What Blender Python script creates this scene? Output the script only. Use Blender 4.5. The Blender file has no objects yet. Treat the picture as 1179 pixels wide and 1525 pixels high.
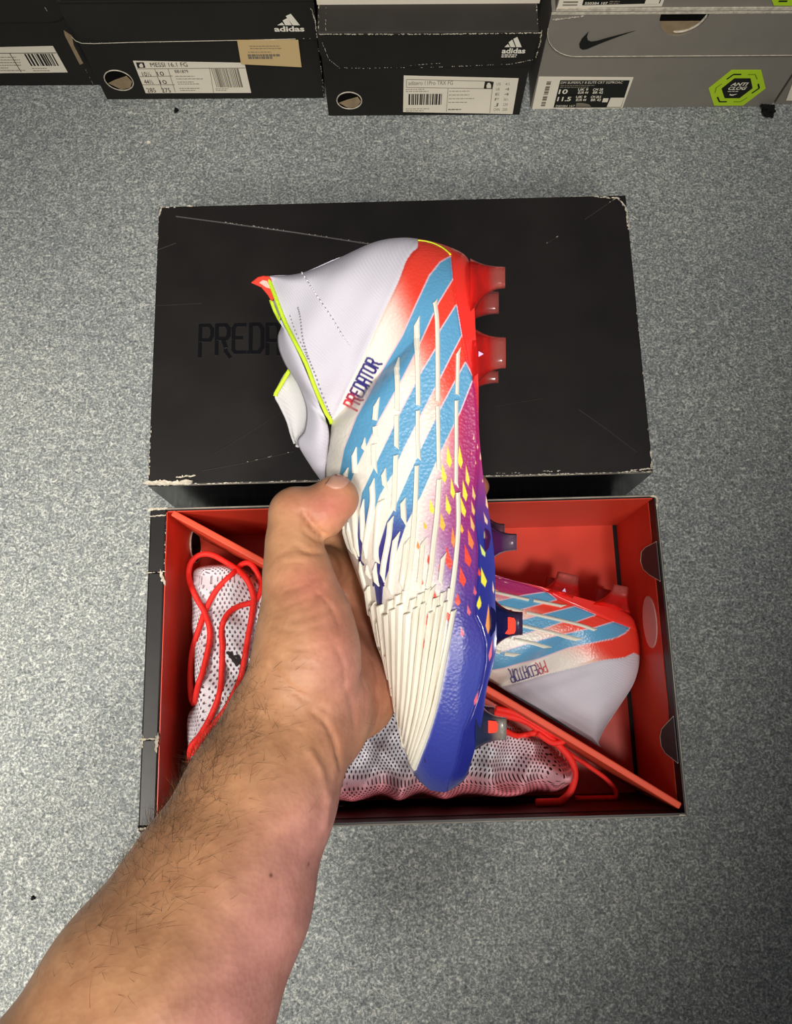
import bpy, bmesh, math, random
import numpy as np
from mathutils import Vector, Matrix
from mathutils.bvhtree import BVHTree

# ------------------------------------------------------------------ camera
CAM_F, CAM_P, CAM_R, CAM_H = 1185.18, 0.2124, -0.0063, 0.643      # focal (px), tilt off straight down, roll, height (m)
FW = Vector((0, math.sin(CAM_P), -math.cos(CAM_P)))
UP0 = Vector((0, math.cos(CAM_P), math.sin(CAM_P)))
RT0 = Vector((1, 0, 0))
RT = math.cos(CAM_R)*RT0 + math.sin(CAM_R)*UP0
UP = -math.sin(CAM_R)*RT0 + math.cos(CAM_R)*UP0
CAM_LOC = Vector((0, 0, CAM_H))
ROT = Matrix((RT, UP, -FW)).transposed()                           # columns: right, up, backwards
scene = bpy.context.scene
COL = scene.collection
cam_data = bpy.data.cameras.new('camera')
cam = bpy.data.objects.new('camera', cam_data)
COL.objects.link(cam)
cam.matrix_world = Matrix.Translation(CAM_LOC) @ ROT.to_4x4()
cam_data.sensor_fit = 'VERTICAL'
cam_data.sensor_height = 36.0
cam_data.lens = CAM_F/1525*36.0
cam_data.clip_start = 0.02
scene.camera = cam

# ------------------------------------------------------------------ world, lamps, exposure
world = bpy.data.worlds.new('room_light'); scene.world = world
world.use_nodes = True
bgn = world.node_tree.nodes['Background']
bgn.inputs['Color'].default_value = (0.95, 0.97, 1.0, 1)
bgn.inputs['Strength'].default_value = 0.085

def lamp(name, kind, loc, target, energy, color, size=0.3, angle=None, blend=0.5):
    d = bpy.data.lights.new(name, kind); d.energy = energy; d.color = color
    if kind == 'AREA': d.shape = 'DISK'; d.size = size
    if kind == 'SPOT': d.spot_size = angle; d.spot_blend = blend; d.shadow_soft_size = size
    o = bpy.data.objects.new(name, d); COL.objects.link(o)
    o.location = loc
    o.rotation_euler = (Vector(target)-Vector(loc)).to_track_quat('-Z', 'Y').to_euler()
    return o
lamp('left_floor_spot', 'SPOT', (-0.95, -0.55, 1.75), (-0.50, -0.16, 0), 300, (1.0, 0.95, 0.87), 0.22, math.radians(35), 1.0)  # unseen spot, cone shaped so the floor dims towards the lower right
lamp('boot_key_spot', 'SPOT', (0.38, -0.52, 1.95), (-0.03, 0.0, 0.2), 76, (1.0, 0.95, 0.89), 0.12, math.radians(24), 1.0)  # unseen spot from the near right, cone narrowed onto the held boot
lamp('back_fill_spot', 'SPOT', (-0.2, -0.70, 2.3), (-0.02, 0.66, 0.05), 105, (1.0, 0.97, 0.93), 0.20, math.radians(36), 1.0)  # added spot, brightens the carpet and boxes at the back
lamp('box_front_fill_spot', 'SPOT', (0.05, -1.00, 1.65), (0.02, 0.60, 0.05), 92, (1.0, 0.95, 0.88), 0.28, math.radians(26), 1.0)  # added lower spot, lifts the front faces of the back boxes
scene.view_settings.view_transform = 'Standard'
scene.view_settings.look = 'None'
scene.view_settings.gamma = 1.0
scene.view_settings.use_curve_mapping = False
scene.view_settings.exposure = 0.0

random.seed(7)
RNG = np.random.default_rng(7)

# ------------------------------------------------------------------ helpers
def lin(c):
    c = np.asarray(c, float)/255.0
    return np.where(c <= 0.04045, c/12.92, ((c+0.055)/1.055)**2.4)

def ray(px, py):
    return FW + RT*((px-589.5)/CAM_F) - UP*((py-762.5)/CAM_F)
def on_z(px, py, z):
    d = ray(px, py); return CAM_LOC + d*((z-CAM_H)/d.z)
def on_y(px, py, y):
    d = ray(px, py); return CAM_LOC + d*(y/d.y)

def mat(name, rgb, rough=0.6, spec=0.4, bump=None, noise=None, metal=0.0, coat=0.0):
    """rgb 0-255 sRGB; bump=(scale, strength, dist); noise=(scale, amount) varies the colour."""
    m = bpy.data.materials.new(name); m.use_nodes = True
    nt = m.node_tree; b = nt.nodes['Principled BSDF']
    c = lin(rgb)
    b.inputs['Base Color'].default_value = (*c, 1)
    b.inputs['Roughness'].default_value = rough
    b.inputs['Specular IOR Level'].default_value = spec
    b.inputs['Metallic'].default_value = metal
    b.inputs['Coat Weight'].default_value = coat
    tc = nt.nodes.new('ShaderNodeTexCoord')
    if noise:
        n = nt.nodes.new('ShaderNodeTexNoise'); n.inputs['Scale'].default_value = noise[0]; n.inputs['Detail'].default_value = 5
        r = nt.nodes.new('ShaderNodeValToRGB')
        r.color_ramp.elements[0].position = 0.3; r.color_ramp.elements[1].position = 0.7
        lo = c*(1-noise[1]); hi = np.minimum(c*(1+noise[1]), 1)
        r.color_ramp.elements[0].color = (*lo, 1); r.color_ramp.elements[1].color = (*hi, 1)
        nt.links.new(tc.outputs['Object'], n.inputs['Vector']); nt.links.new(n.outputs['Fac'], r.inputs['Fac'])
        nt.links.new(r.outputs['Color'], b.inputs['Base Color'])
    if bump:
        n = nt.nodes.new('ShaderNodeTexNoise'); n.inputs['Scale'].default_value = bump[0]; n.inputs['Detail'].default_value = 4
        bp = nt.nodes.new('ShaderNodeBump'); bp.inputs['Strength'].default_value = bump[1]; bp.inputs['Distance'].default_value = bump[2]
        nt.links.new(tc.outputs['Object'], n.inputs['Vector']); nt.links.new(n.outputs['Fac'], bp.inputs['Height'])
        nt.links.new(bp.outputs['Normal'], b.inputs['Normal'])
    return m

def vcol_mat(name, rough=0.5, spec=0.4, bump=None, kind='noise', sss=0.0, coat=0.0, trans=0.0):
    m = bpy.data.materials.new(name); m.use_nodes = True
    nt = m.node_tree; b = nt.nodes['Principled BSDF']
    a = nt.nodes.new('ShaderNodeVertexColor'); a.layer_name = 'Col'
    nt.links.new(a.outputs['Color'], b.inputs['Base Color'])
    b.inputs['Roughness'].default_value = rough; b.inputs['Specular IOR Level'].default_value = spec
    b.inputs['Coat Weight'].default_value = coat
    b.inputs['Transmission Weight'].default_value = trans
    if sss:
        b.inputs['Subsurface Weight'].default_value = sss
        b.inputs['Subsurface Radius'].default_value = (0.008, 0.003, 0.0015)
        b.inputs['Subsurface Scale'].default_value = 0.6
    if bump:
        tc = nt.nodes.new('ShaderNodeTexCoord')
        if kind == 'noise':
            n = nt.nodes.new('ShaderNodeTexNoise'); n.inputs['Detail'].default_value = 4; out = n.outputs['Fac']
        elif kind == 'wave':
            n = nt.nodes.new('ShaderNodeTexWave'); n.bands_direction = 'DIAGONAL'; n.inputs['Distortion'].default_value = 1.5; n.inputs['Detail'].default_value = 2; out = n.outputs['Fac']
        else:
            n = nt.nodes.new('ShaderNodeTexVoronoi'); out = n.outputs['Distance']
        n.inputs['Scale'].default_value = bump[0]
        bp = nt.nodes.new('ShaderNodeBump'); bp.inputs['Strength'].default_value = bump[1]; bp.inputs['Distance'].default_value = bump[2]
        nt.links.new(tc.outputs['Object'], n.inputs['Vector']); nt.links.new(out, bp.inputs['Height'])
        nt.links.new(bp.outputs['Normal'], b.inputs['Normal'])
    return m

def link(o, parent=None):
    COL.objects.link(o)
    if parent is not None: o.parent = parent
    return o
def tag(o, label=None, cat=None, group=None, kind=None):
    if label: o['label'] = label
    if cat: o['category'] = cat
    if group: o['group'] = group
    if kind: o['kind'] = kind
    return o
def empty(name, loc=(0, 0, 0), rot=None):
    o = bpy.data.objects.new(name, None); link(o); o.empty_display_size = 0.02
    o.location = loc
    if rot is not None: o.rotation_euler = rot
    return o
def mesh_np(name, V, Fq, m=None, col=None, smooth=True, parent=None):
    """V (n,3), Fq (k,3|4) -> object, quick."""
    V = np.asarray(V, np.float32); Fq = np.asarray(Fq, np.int32)
    me = bpy.data.meshes.new(name)
    me.vertices.add(len(V)); me.vertices.foreach_set('co', V.ravel())
    k = Fq.shape[1]
    me.loops.add(Fq.size); me.loops.foreach_set('vertex_index', Fq.ravel())
    me.polygons.add(len(Fq)); me.polygons.foreach_set('loop_start', np.arange(0, Fq.size, k, dtype=np.int32))
    me.update(calc_edges=True)
    me.polygons.foreach_set('use_smooth', np.full(len(Fq), smooth))
    if col is not None:
        at = me.color_attributes.new('Col', 'FLOAT_COLOR', 'POINT')
        c4 = np.ones((len(V), 4), np.float32); c4[:, :3] = col
        at.data.foreach_set('color', c4.ravel())
    if m: me.materials.append(m)
    o = bpy.data.objects.new(name, me); link(o, parent)
    return o
class MB:
    """collects shapes; build() links them as one mesh object"""
    def __init__(s): s.v = []; s.f = []
    def add(s, vs, fs):
        n = len(s.v); s.v += [tuple(v) for v in vs]; s.f += [tuple(i+n for i in f) for f in fs]; return s
    def box(s, a, b, T=None):
        x0, y0, z0 = a; x1, y1, z1 = b
        vs = [(x0,y0,z0),(x1,y0,z0),(x1,y1,z0),(x0,y1,z0),(x0,y0,z1),(x1,y0,z1),(x1,y1,z1),(x0,y1,z1)]
        if T: vs = [T(v) for v in vs]
        return s.add(vs, [(0,3,2,1),(4,5,6,7),(0,1,5,4),(1,2,6,5),(2,3,7,6),(3,0,4,7)])
    def prism(s, poly, fn, t0, t1):
        """poly 2D list (counter-clockwise seen from the t1 side), fn(a,b,t)->3D"""
        n = len(poly)
        vs = [fn(a, b, t0) for a, b in poly]+[fn(a, b, t1) for a, b in poly]
        fs = [tuple(range(n))[::-1], tuple(range(n, 2*n))]
        fs += [(i, (i+1) % n, n+(i+1) % n, n+i) for i in range(n)]
        return s.add(vs, fs)
    def tube(s, pts, r, n=8, cap=True):
        pts = [Vector(p) for p in pts]; base = len(s.v)
        rs = r if hasattr(r, '__len__') else [r]*len(pts)
        up = Vector((0.13, 0.21, 0.97)).normalized(); 
        for i, p in enumerate(pts):
            t = (pts[min(i+1, len(pts)-1)]-pts[max(i-1, 0)])
            t = t.normalized() if t.length > 1e-9 else Vector((1, 0, 0))
            a = t.cross(up)
            if a.length < 1e-4: a = t.cross(Vector((1, 0, 0)))
            a.normalize(); b = t.cross(a)
            for k in range(n):
                w = 2*math.pi*k/n
                s.v.append(tuple(p+(a*math.cos(w)+b*math.sin(w))*rs[i]))
        for i in range(len(pts)-1):
            for k in range(n):
                q = base+i*n; s.f.append((q+k, q+n+k, q+n+(k+1) % n, q+(k+1) % n))
        if cap:
            s.f.append(tuple(base+k for k in range(n))); e = base+(len(pts)-1)*n
            s.f.append(tuple(e+k for k in range(n))[::-1])
        return s
    def build(s, name, m, parent=None, smooth=False, bevel=0.0):
        me = bpy.data.meshes.new(name); me.from_pydata(s.v, [], s.f); me.update()
        bm = bmesh.new(); bm.from_mesh(me); bmesh.ops.recalc_face_normals(bm, faces=bm.faces); bm.to_mesh(me); bm.free()
        if smooth: me.polygons.foreach_set('use_smooth', np.full(len(me.polygons), True))
        if m: me.materials.append(m)
        o = bpy.data.objects.new(name, me); link(o, parent)
        if bevel:
            md = o.modifiers.new('bevel', 'BEVEL'); md.width = bevel; md.segments = 2; md.limit_method = 'ANGLE'
        return o

def text_geo(body, size, offset=0.0, align='LEFT', shear=0.0):
    c = bpy.data.curves.new('lettering', 'FONT'); c.body = body; c.size = size; c.offset = offset; c.align_x = align
    c.shear = shear; c.resolution_u = 3; c.fill_mode = 'FRONT'
    o = bpy.data.objects.new('lettering', c); COL.objects.link(o)
    me = o.to_mesh()
    vs = [tuple(v.co) for v in me.vertices]; fs = [tuple(p.vertices) for p in me.polygons]
    o.to_mesh_clear(); bpy.data.objects.remove(o); bpy.data.curves.remove(c)
    return vs, fs

def cr(pts, n):
    """Catmull-Rom resample of control points (k,m) at n even parameters"""
    P = np.asarray(pts, float); k = len(P)
    Pe = np.vstack([2*P[0]-P[1], P, 2*P[-1]-P[-2]])
    u = np.linspace(0, k-1, n); i = np.minimum(u.astype(int), k-2); t = (u-i)[:, None]
    a, b, c, d = Pe[i], Pe[i+1], Pe[i+2], Pe[i+3]
    return 0.5*((2*b)+(c-a)*t+(2*a-5*b+4*c-d)*t*t+(3*b-a-3*c+d)*t**3)
def sstep(a, b, x):
    t = np.clip((x-a)/(b-a), 0, 1); return t*t*(3-2*t)
def inpoly(X, Y, poly):
    r = np.zeros(X.shape, bool); n = len(poly)
    for i in range(n):
        x0, y0 = poly[i]; x1, y1 = poly[(i+1) % n]
        if y0 == y1: continue
        c = ((Y < y0) != (Y < y1)) & (X < (x1-x0)*(Y-y0)/(y1-y0)+x0)
        r ^= c
    return r
def segdist(X, Y, a, b):
    ax, ay = a; dx, dy = b[0]-ax, b[1]-ay
    t = np.clip(((X-ax)*dx+(Y-ay)*dy)/max(dx*dx+dy*dy, 1e-9), 0, 1)
    return np.hypot(X-ax-t*dx, Y-ay-t*dy)
def polydist(X, Y, poly, closed=True):
    d = np.full(X.shape, 1e9)
    for i in range(len(poly)-(0 if closed else 1)):
        d = np.minimum(d, segdist(X, Y, poly[i], poly[(i+1) % len(poly)]))
    return d

# angular lettering, unit height, strokes
GLYPH = {
 'P': [[(0.05,-0.12),(0.05,1),(0.5,1),(0.64,0.86),(0.64,0.6),(0.52,0.46),(0.05,0.46)]],
 'R': [[(0.05,-0.05),(0.05,1),(0.5,1),(0.64,0.86),(0.64,0.62),(0.52,0.5),(0.05,0.5)], [(0.34,0.5),(0.5,0.2),(0.5,0.05),(0.72,-0.16)]],
 'E': [[(0.62,1),(0.16,1),(0.05,0.88),(0.05,0.1),(0.16,0),(0.62,0)], [(0.05,0.52),(0.46,0.52)]],
 'D': [[(0.08,-0.02),(0.08,1),(0.5,1),(0.66,0.82),(0.66,0.16),(0.5,0),(-0.05,0)]],
 'A': [[(0.08,-0.08),(0.08,1),(0.5,1),(0.64,0.88),(0.64,-0.1)], [(0.08,0.4),(0.64,0.4)]],
 'T': [[(-0.06,1),(0.76,1)], [(0.35,1),(0.35,-0.02)]],
 'O': [[(0.2,0),(0.06,0.14),(0.06,0.86),(0.2,1),(0.5,1),(0.64,0.86),(0.64,0.14),(0.5,0),(0.2,0)]],
}
def word_strokes(word, adv=0.84):
    out = []
    for i, ch in enumerate(word):
        for st in GLYPH[ch]:
            for a, b in zip(st[:-1], st[1:]):
                out.append((i, (a[0]+i*adv, a[1]), (b[0]+i*adv, b[1])))
    return out, adv*len(word)

# ------------------------------------------------------------------ materials
M_BLACK = mat('black_card', (30, 27, 26), 0.42, 0.35, bump=(60, 0.05, 0.002), noise=(30, 0.18))
M_BLACKG = mat('black_gloss_print', (22, 20, 22), 0.18, 0.6)
M_FADED = mat('faded_black_card', (33, 31, 28), 0.62, 0.3, bump=(90, 0.1, 0.001), noise=(12, 0.25))
M_DARKTOP = mat('paler_black_card', (58, 54, 49), 0.7, 0.3, noise=(20, 0.15))  # paler black for the lid top of the scuffed box
M_WORN = mat('worn_card_fibre', (205, 196, 178), 0.9, 0.2, bump=(900, 0.6, 0.001), noise=(300, 0.25))
M_RAW = mat('raw_cardboard', (150, 130, 102), 0.9, 0.2, noise=(120, 0.15))
M_RED = mat('orange_red_card', (218, 68, 46), 0.40, 0.4, bump=(200, 0.05, 0.001), noise=(15, 0.06))
M_REDB = mat('orange_red_divider_card', (240, 88, 58), 0.5, 0.3, noise=(15, 0.05))
M_GREY = mat('grey_printed_card', (134, 128, 118), 0.55, 0.35, noise=(40, 0.05))
M_LITBLACK = mat('lit_black_card', (74, 70, 70), 0.6, 0.3)
M_LABEL = mat('label_paper', (240, 231, 211), 0.6, 0.3, noise=(30, 0.03))
M_INK = mat('label_ink', (38, 35, 33), 0.6, 0.3)
M_INKG = mat('pale_label_ink', (128, 120, 106), 0.7, 0.2)
M_TAN = mat('tan_sticker_paper', (214, 184, 132), 0.65, 0.3)
M_WHITE = mat('white_print', (240, 234, 218), 0.6, 0.3)
M_LIME = mat('lime_sticker', (186, 222, 40), 0.5, 0.35)
M_INKB = mat('black_sticker_ink', (24, 26, 22), 0.5, 0.3)
M_HOLE = mat('dark_hole', (12, 10, 9), 0.9, 0.1)
M_PALE = mat('pale_pink_disc', (222, 176, 168), 0.8, 0.2, noise=(60, 0.05))
M_CORD = mat('red_cord', (238, 48, 40), 0.6, 0.3, bump=(700, 0.4, 0.001))
M_BIND = mat('neon_yellow_binding', (206, 238, 52), 0.6, 0.3, bump=(900, 0.4, 0.001))
M_TAB = mat('red_pull_tab', (232, 62, 44), 0.6, 0.3)
M_TABIN = mat('pale_pull_tab_lining', (238, 190, 176), 0.7, 0.2)
M_FIN = mat('cream_rubber', (236, 231, 214), 0.38, 0.45, noise=(80, 0.03))
M_CORE = mat('orange_stud_core', (252, 62, 34), 0.6, 0.2)
M_STITCH = mat('white_thread', (238, 236, 236), 0.8, 0.2)
M_STITCHD = mat('grey_thread_holes', (150, 146, 156), 0.9, 0.1)
M_LINT = mat('black_lint', (26, 26, 25), 0.95, 0.1)
M_NAIL = mat('nail', (204, 152, 130), 0.38, 0.4)
M_HAIR = mat('arm_hair', (66, 44, 27), 0.5, 0.3)
M_HAIRL = mat('pale_arm_hair', (190, 150, 100), 0.5, 0.3)

# ------------------------------------------------------------------ floor: grey-blue loop carpet
def carpet_mat():
    m = bpy.data.materials.new('loop_carpet'); m.use_nodes = True; nt = m.node_tree; b = nt.nodes['Principled BSDF']
    b.inputs['Roughness'].default_value = 0.95; b.inputs['Specular IOR Level'].default_value = 0.1
    tc = nt.nodes.new('ShaderNodeTexCoord')
    def node(t, **kw):
        n = nt.nodes.new(t)
        for k, v in kw.items(): n.inputs[k].default_value = v
        return n
    n1 = node('ShaderNodeTexNoise', Scale=235.0, Detail=3.0, Roughness=0.65, Distortion=1.4)
    n2 = node('ShaderNodeTexNoise', Scale=520.0, Detail=2.0, Roughness=0.7)
    n3 = node('ShaderNodeTexNoise', Scale=7.0, Detail=4.0)
    n4 = node('ShaderNodeTexNoise', Scale=130.0, Detail=2.0)
    for n in (n1, n2, n3, n4): nt.links.new(tc.outputs['Object'], n.inputs['Vector'])
    r1 = nt.nodes.new('ShaderNodeValToRGB')
    e = r1.color_ramp.elements
    e[0].position = 0.30; e[0].color = (*lin((74, 79, 80)), 1)
    e[1].position = 0.72; e[1].color = (*lin((252, 250, 238)), 1)
    k = e.new(0.5); k.color = (*lin((150, 154, 152)), 1)
    mx = nt.nodes.new('ShaderNodeMix'); mx.data_type = 'FLOAT'; mx.inputs[0].default_value = 0.5
    nt.links.new(n1.outputs['Fac'], mx.inputs[2]); nt.links.new(n2.outputs['Fac'], mx.inputs[3])
    nt.links.new(mx.outputs[0], r1.inputs['Fac'])
    r2 = nt.nodes.new('ShaderNodeValToRGB')
    r2.color_ramp.elements[0].position = 0.3; r2.color_ramp.elements[0].color = (0.80, 0.82, 0.86, 1)
    r2.color_ramp.elements[1].position = 0.7; r2.color_ramp.elements[1].color = (1.05, 1.05, 1.02, 1)
    ad = nt.nodes.new('ShaderNodeMath'); ad.operation = 'ADD'; ml = nt.nodes.new('ShaderNodeMath'); ml.operation = 'MULTIPLY'; ml.inputs[1].default_value = 0.5
    nt.links.new(n3.outputs['Fac'], ad.inputs[0]); nt.links.new(n4.outputs['Fac'], ad.inputs[1]); nt.links.new(ad.outputs[0], ml.inputs[0])
    nt.links.new(ml.outputs[0], r2.inputs['Fac'])
    mm = nt.nodes.new('ShaderNodeMix'); mm.data_type = 'RGBA'; mm.blend_type = 'MULTIPLY'; mm.inputs[0].default_value = 1.0
    nt.links.new(r1.outputs['Color'], mm.inputs[6]); nt.links.new(r2.outputs['Color'], mm.inputs[7])
    nt.links.new(mm.outputs[2], b.inputs['Base Color'])
    bp = nt.nodes.new('ShaderNodeBump'); bp.inputs['Strength'].default_value = 0.9; bp.inputs['Distance'].default_value = 0.003
    nt.links.new(mx.outputs[0], bp.inputs['Height']); nt.links.new(bp.outputs['Normal'], b.inputs['Normal'])
    return m
M_CARPET = carpet_mat()
fl = MB(); fl.add([(-2.2, -2.0, 0), (2.2, -2.0, 0), (2.2, 2.2, 0), (-2.2, 2.2, 0)], [(0, 1, 2, 3)])
floor = fl.build('floor', M_CARPET); tag(floor, 'grey blue short loop pile carpet', kind='structure')

# ------------------------------------------------------------------ main box (open) and its lid
BX, BY, BA = 0.0100, -0.0887, 0.0214
BW, BD, BH = 0.355, 0.2136, 0.0994
box = empty('shoe_box', (BX, BY, 0), (0, 0, BA))
tag(box, 'open black boot box with orange red lining below its lid', 'box')
Bca, Bsa = math.cos(BA), math.sin(BA)
def b2w(x, y, z): return Vector((BX+Bca*x-Bsa*y, BY+Bsa*x+Bca*y, z))
def w2b(p): dx, dy = p[0]-BX, p[1]-BY; return Vector((Bca*dx+Bsa*dy, -Bsa*dx+Bca*dy, p[2]))
hw = BW/2
def on_bx(px, py, x):
    """point of the box-frame plane x = const seen at that pixel"""
    o = w2b(CAM_LOC); d = ray(px, py); e = w2b(CAM_LOC+d)-o
    t = (x-o.x)/e.x; return o+e*t
T_L, T = 0.0115, 0.0022
MB().box((-hw, 0, 0), (hw, BD, 0.002)).build('box_base', M_BLACK, box)
MB().box((-hw, 0, 0.002), (-hw+T_L, BD, BH)).build('side_wall', M_BLACK, box, bevel=0.0012)
MB().box((hw-T, 0, 0.002), (hw, BD, BH)).build('side_wall', M_BLACK, box)
MB().box((-hw+T_L, BD-T, 0.002), (hw-T, BD, BH)).build('back_wall', M_BLACK, box)
MB().box((-hw+T_L, 0, 0.002), (hw-T, T, BH)).build('front_wall', M_BLACK, box)
li = 0.0006
tag(MB().box((-hw+T_L, T, 0.002), (hw-0.006, BD-T-li, 0.0035)).build('floor_lining', M_RED, box), 'orange red card floor of the box')
tag(MB().box((-hw+T_L, T+li, 0.0035), (-hw+T_L+li, BD-T-li, BH-0.001)).build('side_lining', M_RED, box), 'orange red lining of the left wall')
tag(MB().box((hw-T-li, T+li, 0.0035), (hw-T, BD-T-li, BH-0.012)).build('side_lining', M_RED, box), 'orange red lining of the right wall')
tag(MB().box((-hw+T_L+li, BD-T-li, 0.0035), (hw-T-li, BD-T, BH-0.0015)).build('back_lining', M_RED, box), 'orange red lining of the far wall')
tag(MB().box((-hw+T_L+li, T, 0.0035), (hw-T-li, T+li, BH-0.014)).build('front_lining', mat('shaded_red_card', (84, 30, 28), 0.5, 0.3), box), 'inner face of the near wall, its shade painted in as dark maroon')  # near lining coloured darker than the other walls to hold its shade
# rolled side folds: two creases across the thick left rim, with torn white fibre
def fuzz(mb, pts, w, n, rnd, up=0.0006, nrm=(0, 0, 1)):
    """ragged torn-card fibres along a polyline"""
    pts = [Vector(p) for p in pts]; N = Vector(nrm)
    for _ in range(n):
        k = rnd.random()*(len(pts)-1); i = min(int(k), len(pts)-2); p = pts[i].lerp(pts[i+1], k-i)
        t = (pts[i+1]-pts[i]).normalized(); s = t.cross(N)
        a = w*(0.3+0.9*rnd.random()); l = w*(0.5+3.0*rnd.random())
        c = p+s*(rnd.random()-0.5)*w*0.8
        q = t*(rnd.random()-0.5)*0.6
        vs = [c-t*l*0.5+N*up*0.3, c-(s+q)*a*0.4+N*up, c+t*l*0.5+N*up*0.4, c+(s+q)*a*0.4+N*up*0.9, c-N*up*0.6]
        mb.add(vs, [(0, 1, 2, 3), (0, 4, 1), (1, 4, 2), (2, 4, 3), (3, 4, 0)])
    return mb
rr = random.Random(3)
wm = MB()
def rimline(y, w, n): fuzz(wm, [(-hw, y, BH), (-hw+T_L, y+0.0006, BH)], w, n, rr)
rimline(0.168, 0.0010, 10); rimline(0.0575, 0.0012, 22); rimline(0.0018, 0.0014, 26); rimline(BD-0.006, 0.0010, 26); rimline(BD-0.001, 0.0016, 40)
fuzz(wm, [(-hw+T_L-0.002, 0.168, BH), (-hw+T_L, 0.160, BH)], 0.002, 16, rr)
fuzz(wm, [(-hw+T_L-0.001, 0.060, BH), (-hw+T_L-0.001, 0.050, BH)], 0.0018, 18, rr)
fuzz(wm, [(-hw+0.001, 0.060, BH), (-hw+0.001, 0.052, BH)], 0.0012, 8, rr)
fuzz(wm, [(-hw+T_L, 0.16, BH), (-hw+T_L, BD, BH)], 0.0006, 20, rr)
fuzz(wm, [(hw-0.004, BD-0.001, BH), (hw, BD-0.002, BH), (hw-0.001, BD-0.010, BH)], 0.0013, 22, rr)
fuzz(wm, [(hw-0.006, 0.001, BH), (hw-0.001, 0.001, BH)], 0.0010, 10, rr)
tag(wm.build('worn_edge', M_WORN, box), 'torn whitish card fibre along the rim', kind='stuff'); 
# pale raw edges of the thin walls
em = MB()
em.box((-hw+T_L, BD-0.0014, BH), (hw, BD-0.0004, BH+0.0003)).box((hw-0.0011, 0, BH), (hw-0.0004, BD, BH+0.0002)).box((-hw+T_L, 0.0002, BH), (hw, 0.0008, BH+0.0002))
tag(em.build('raw_rim_edge', mat('raw_rim_card', (150, 142, 130), 0.8, 0.2, noise=(60, 0.3)), box), 'thin pale raw card edge of the rim')
# crease marks across the left rim
for y in (0.168, 0.0572, 0.0035): MB().box((-hw, y-0.0007, BH-0.0002), (-hw+T_L, y+0.0007, BH+0.00015)).build('rim_crease', M_HOLE, box)
# slots in the right wall's lining black outer card behind, painted grey as if lit
def wall_poly(pxs, x, mb, t0, t1):
    P = [on_bx(a, b, x) for a, b in pxs]
    return mb.prism([(p.y, p.z) for p in P], lambda a, b, t: (x-t, a, b), t0, t1)
for pl in ([(985,803),(962,815),(956,822),(955,836),(959,848),(968,856),(990,863)], [(1013,1068),(994,1077),(986,1086),(984,1097),(986,1112),(992,1122),(1020,1139)]):
    P = [on_bx(a, b, hw-T-li) for a, b in pl]
    P = [(p.y, min(p.z, BH-0.0005)) for p in P]
    o = MB().prism(P, lambda a, b, t: (hw-T-li-t, a, b), 0.0, 0.0006).build('tuck_slot', M_LITBLACK, box); tag(o, 'rounded slot in the right wall, lit black card painted dark grey')
    mb = MB().tube([(hw-T-li-0.0006, a, b) for a, b in P], 0.0003, 5)
    mb.build('slot_edge', M_WORN, o)
def wall_ellipse(pc, rx, rz, x, sgn, m, name, lab, th=0.0007):
    c = on_bx(pc[0], pc[1], x); n = 28
    if sgn > 0: c.z = 0.0205
    pl = [(c.y+rx*math.cos(2*math.pi*i/n), c.z+rz*math.sin(2*math.pi*i/n)) for i in range(n)]
    o = MB().prism(pl, lambda a, b, t: (x+sgn*t, a, b), 0, th).build(name, m, box); tag(o, lab); return o, c
wall_ellipse((968, 926), 0.0185, 0.0150, hw-T-li, -1, M_PALE, 'finger_hole', 'pale pink oval finger hole in the right wall')
o, c = wall_ellipse((303, 822), 0.0125, 0.0165, -hw+T_L+li, 1, M_HOLE, 'finger_hole', 'black finger hole in the left wall')
MB().tube([(-hw+T_L+li+0.0007, c.y+0.0128*math.cos(w), c.z+0.0168*math.sin(w)) for w in np.linspace(0.2, 4.6, 26)], 0.0007, 6).build('hole_rim', M_WORN, o)
# divider card standing across the box
dvA = w2b(on_z(256, 763, BH)); dvB = w2b(on_z(1016, 1201, BH))
dvA.x = max(dvA.x, -hw+T_L+0.002); dvB.x = min(dvB.x, hw-T-0.002)
dd = (dvB-dvA); dd.z = 0; dl = dd.length; dd.normalize(); dn = Vector((-dd.y, dd.x, 0))           # dn points to the far compartment
DT = 0.0044
div = MB()
def dpt(s, t, z): p = dvA+dd*s+dn*t; return (p.x, p.y, z)
nseg = 24
vs = []; fs = []
for i in range(nseg+1):
    s = dl*i/nseg; bow = 0.0035*math.sin(math.pi*i/nseg)
    top = BH-0.0005-0.006*math.sin(math.pi*i/nseg)*0.0
    vs += [dpt(s, bow-DT/2, 0.0036), dpt(s, bow+DT/2, 0.0036), dpt(s, bow+DT/2, top), dpt(s, bow-DT/2, top)]
for i in range(nseg):
    a = i*4
    for k in range(4): fs.append((a+k, a+(k+1) % 4, a+4+(k+1) % 4, a+4+k))
fs += [(0, 1, 2, 3), (nseg*4+3, nseg*4+2, nseg*4+1, nseg*4)]
div.add(vs, fs)
divider = div.build('card_divider', M_REDB, None, bevel=0.0009)
divider.matrix_world = box.matrix_basis.copy(); divider.location = (BX, BY, 0); divider.rotation_euler = (0, 0, BA)
tag(divider, 'orange red card divider standing diagonally across the open box', 'divider')

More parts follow.
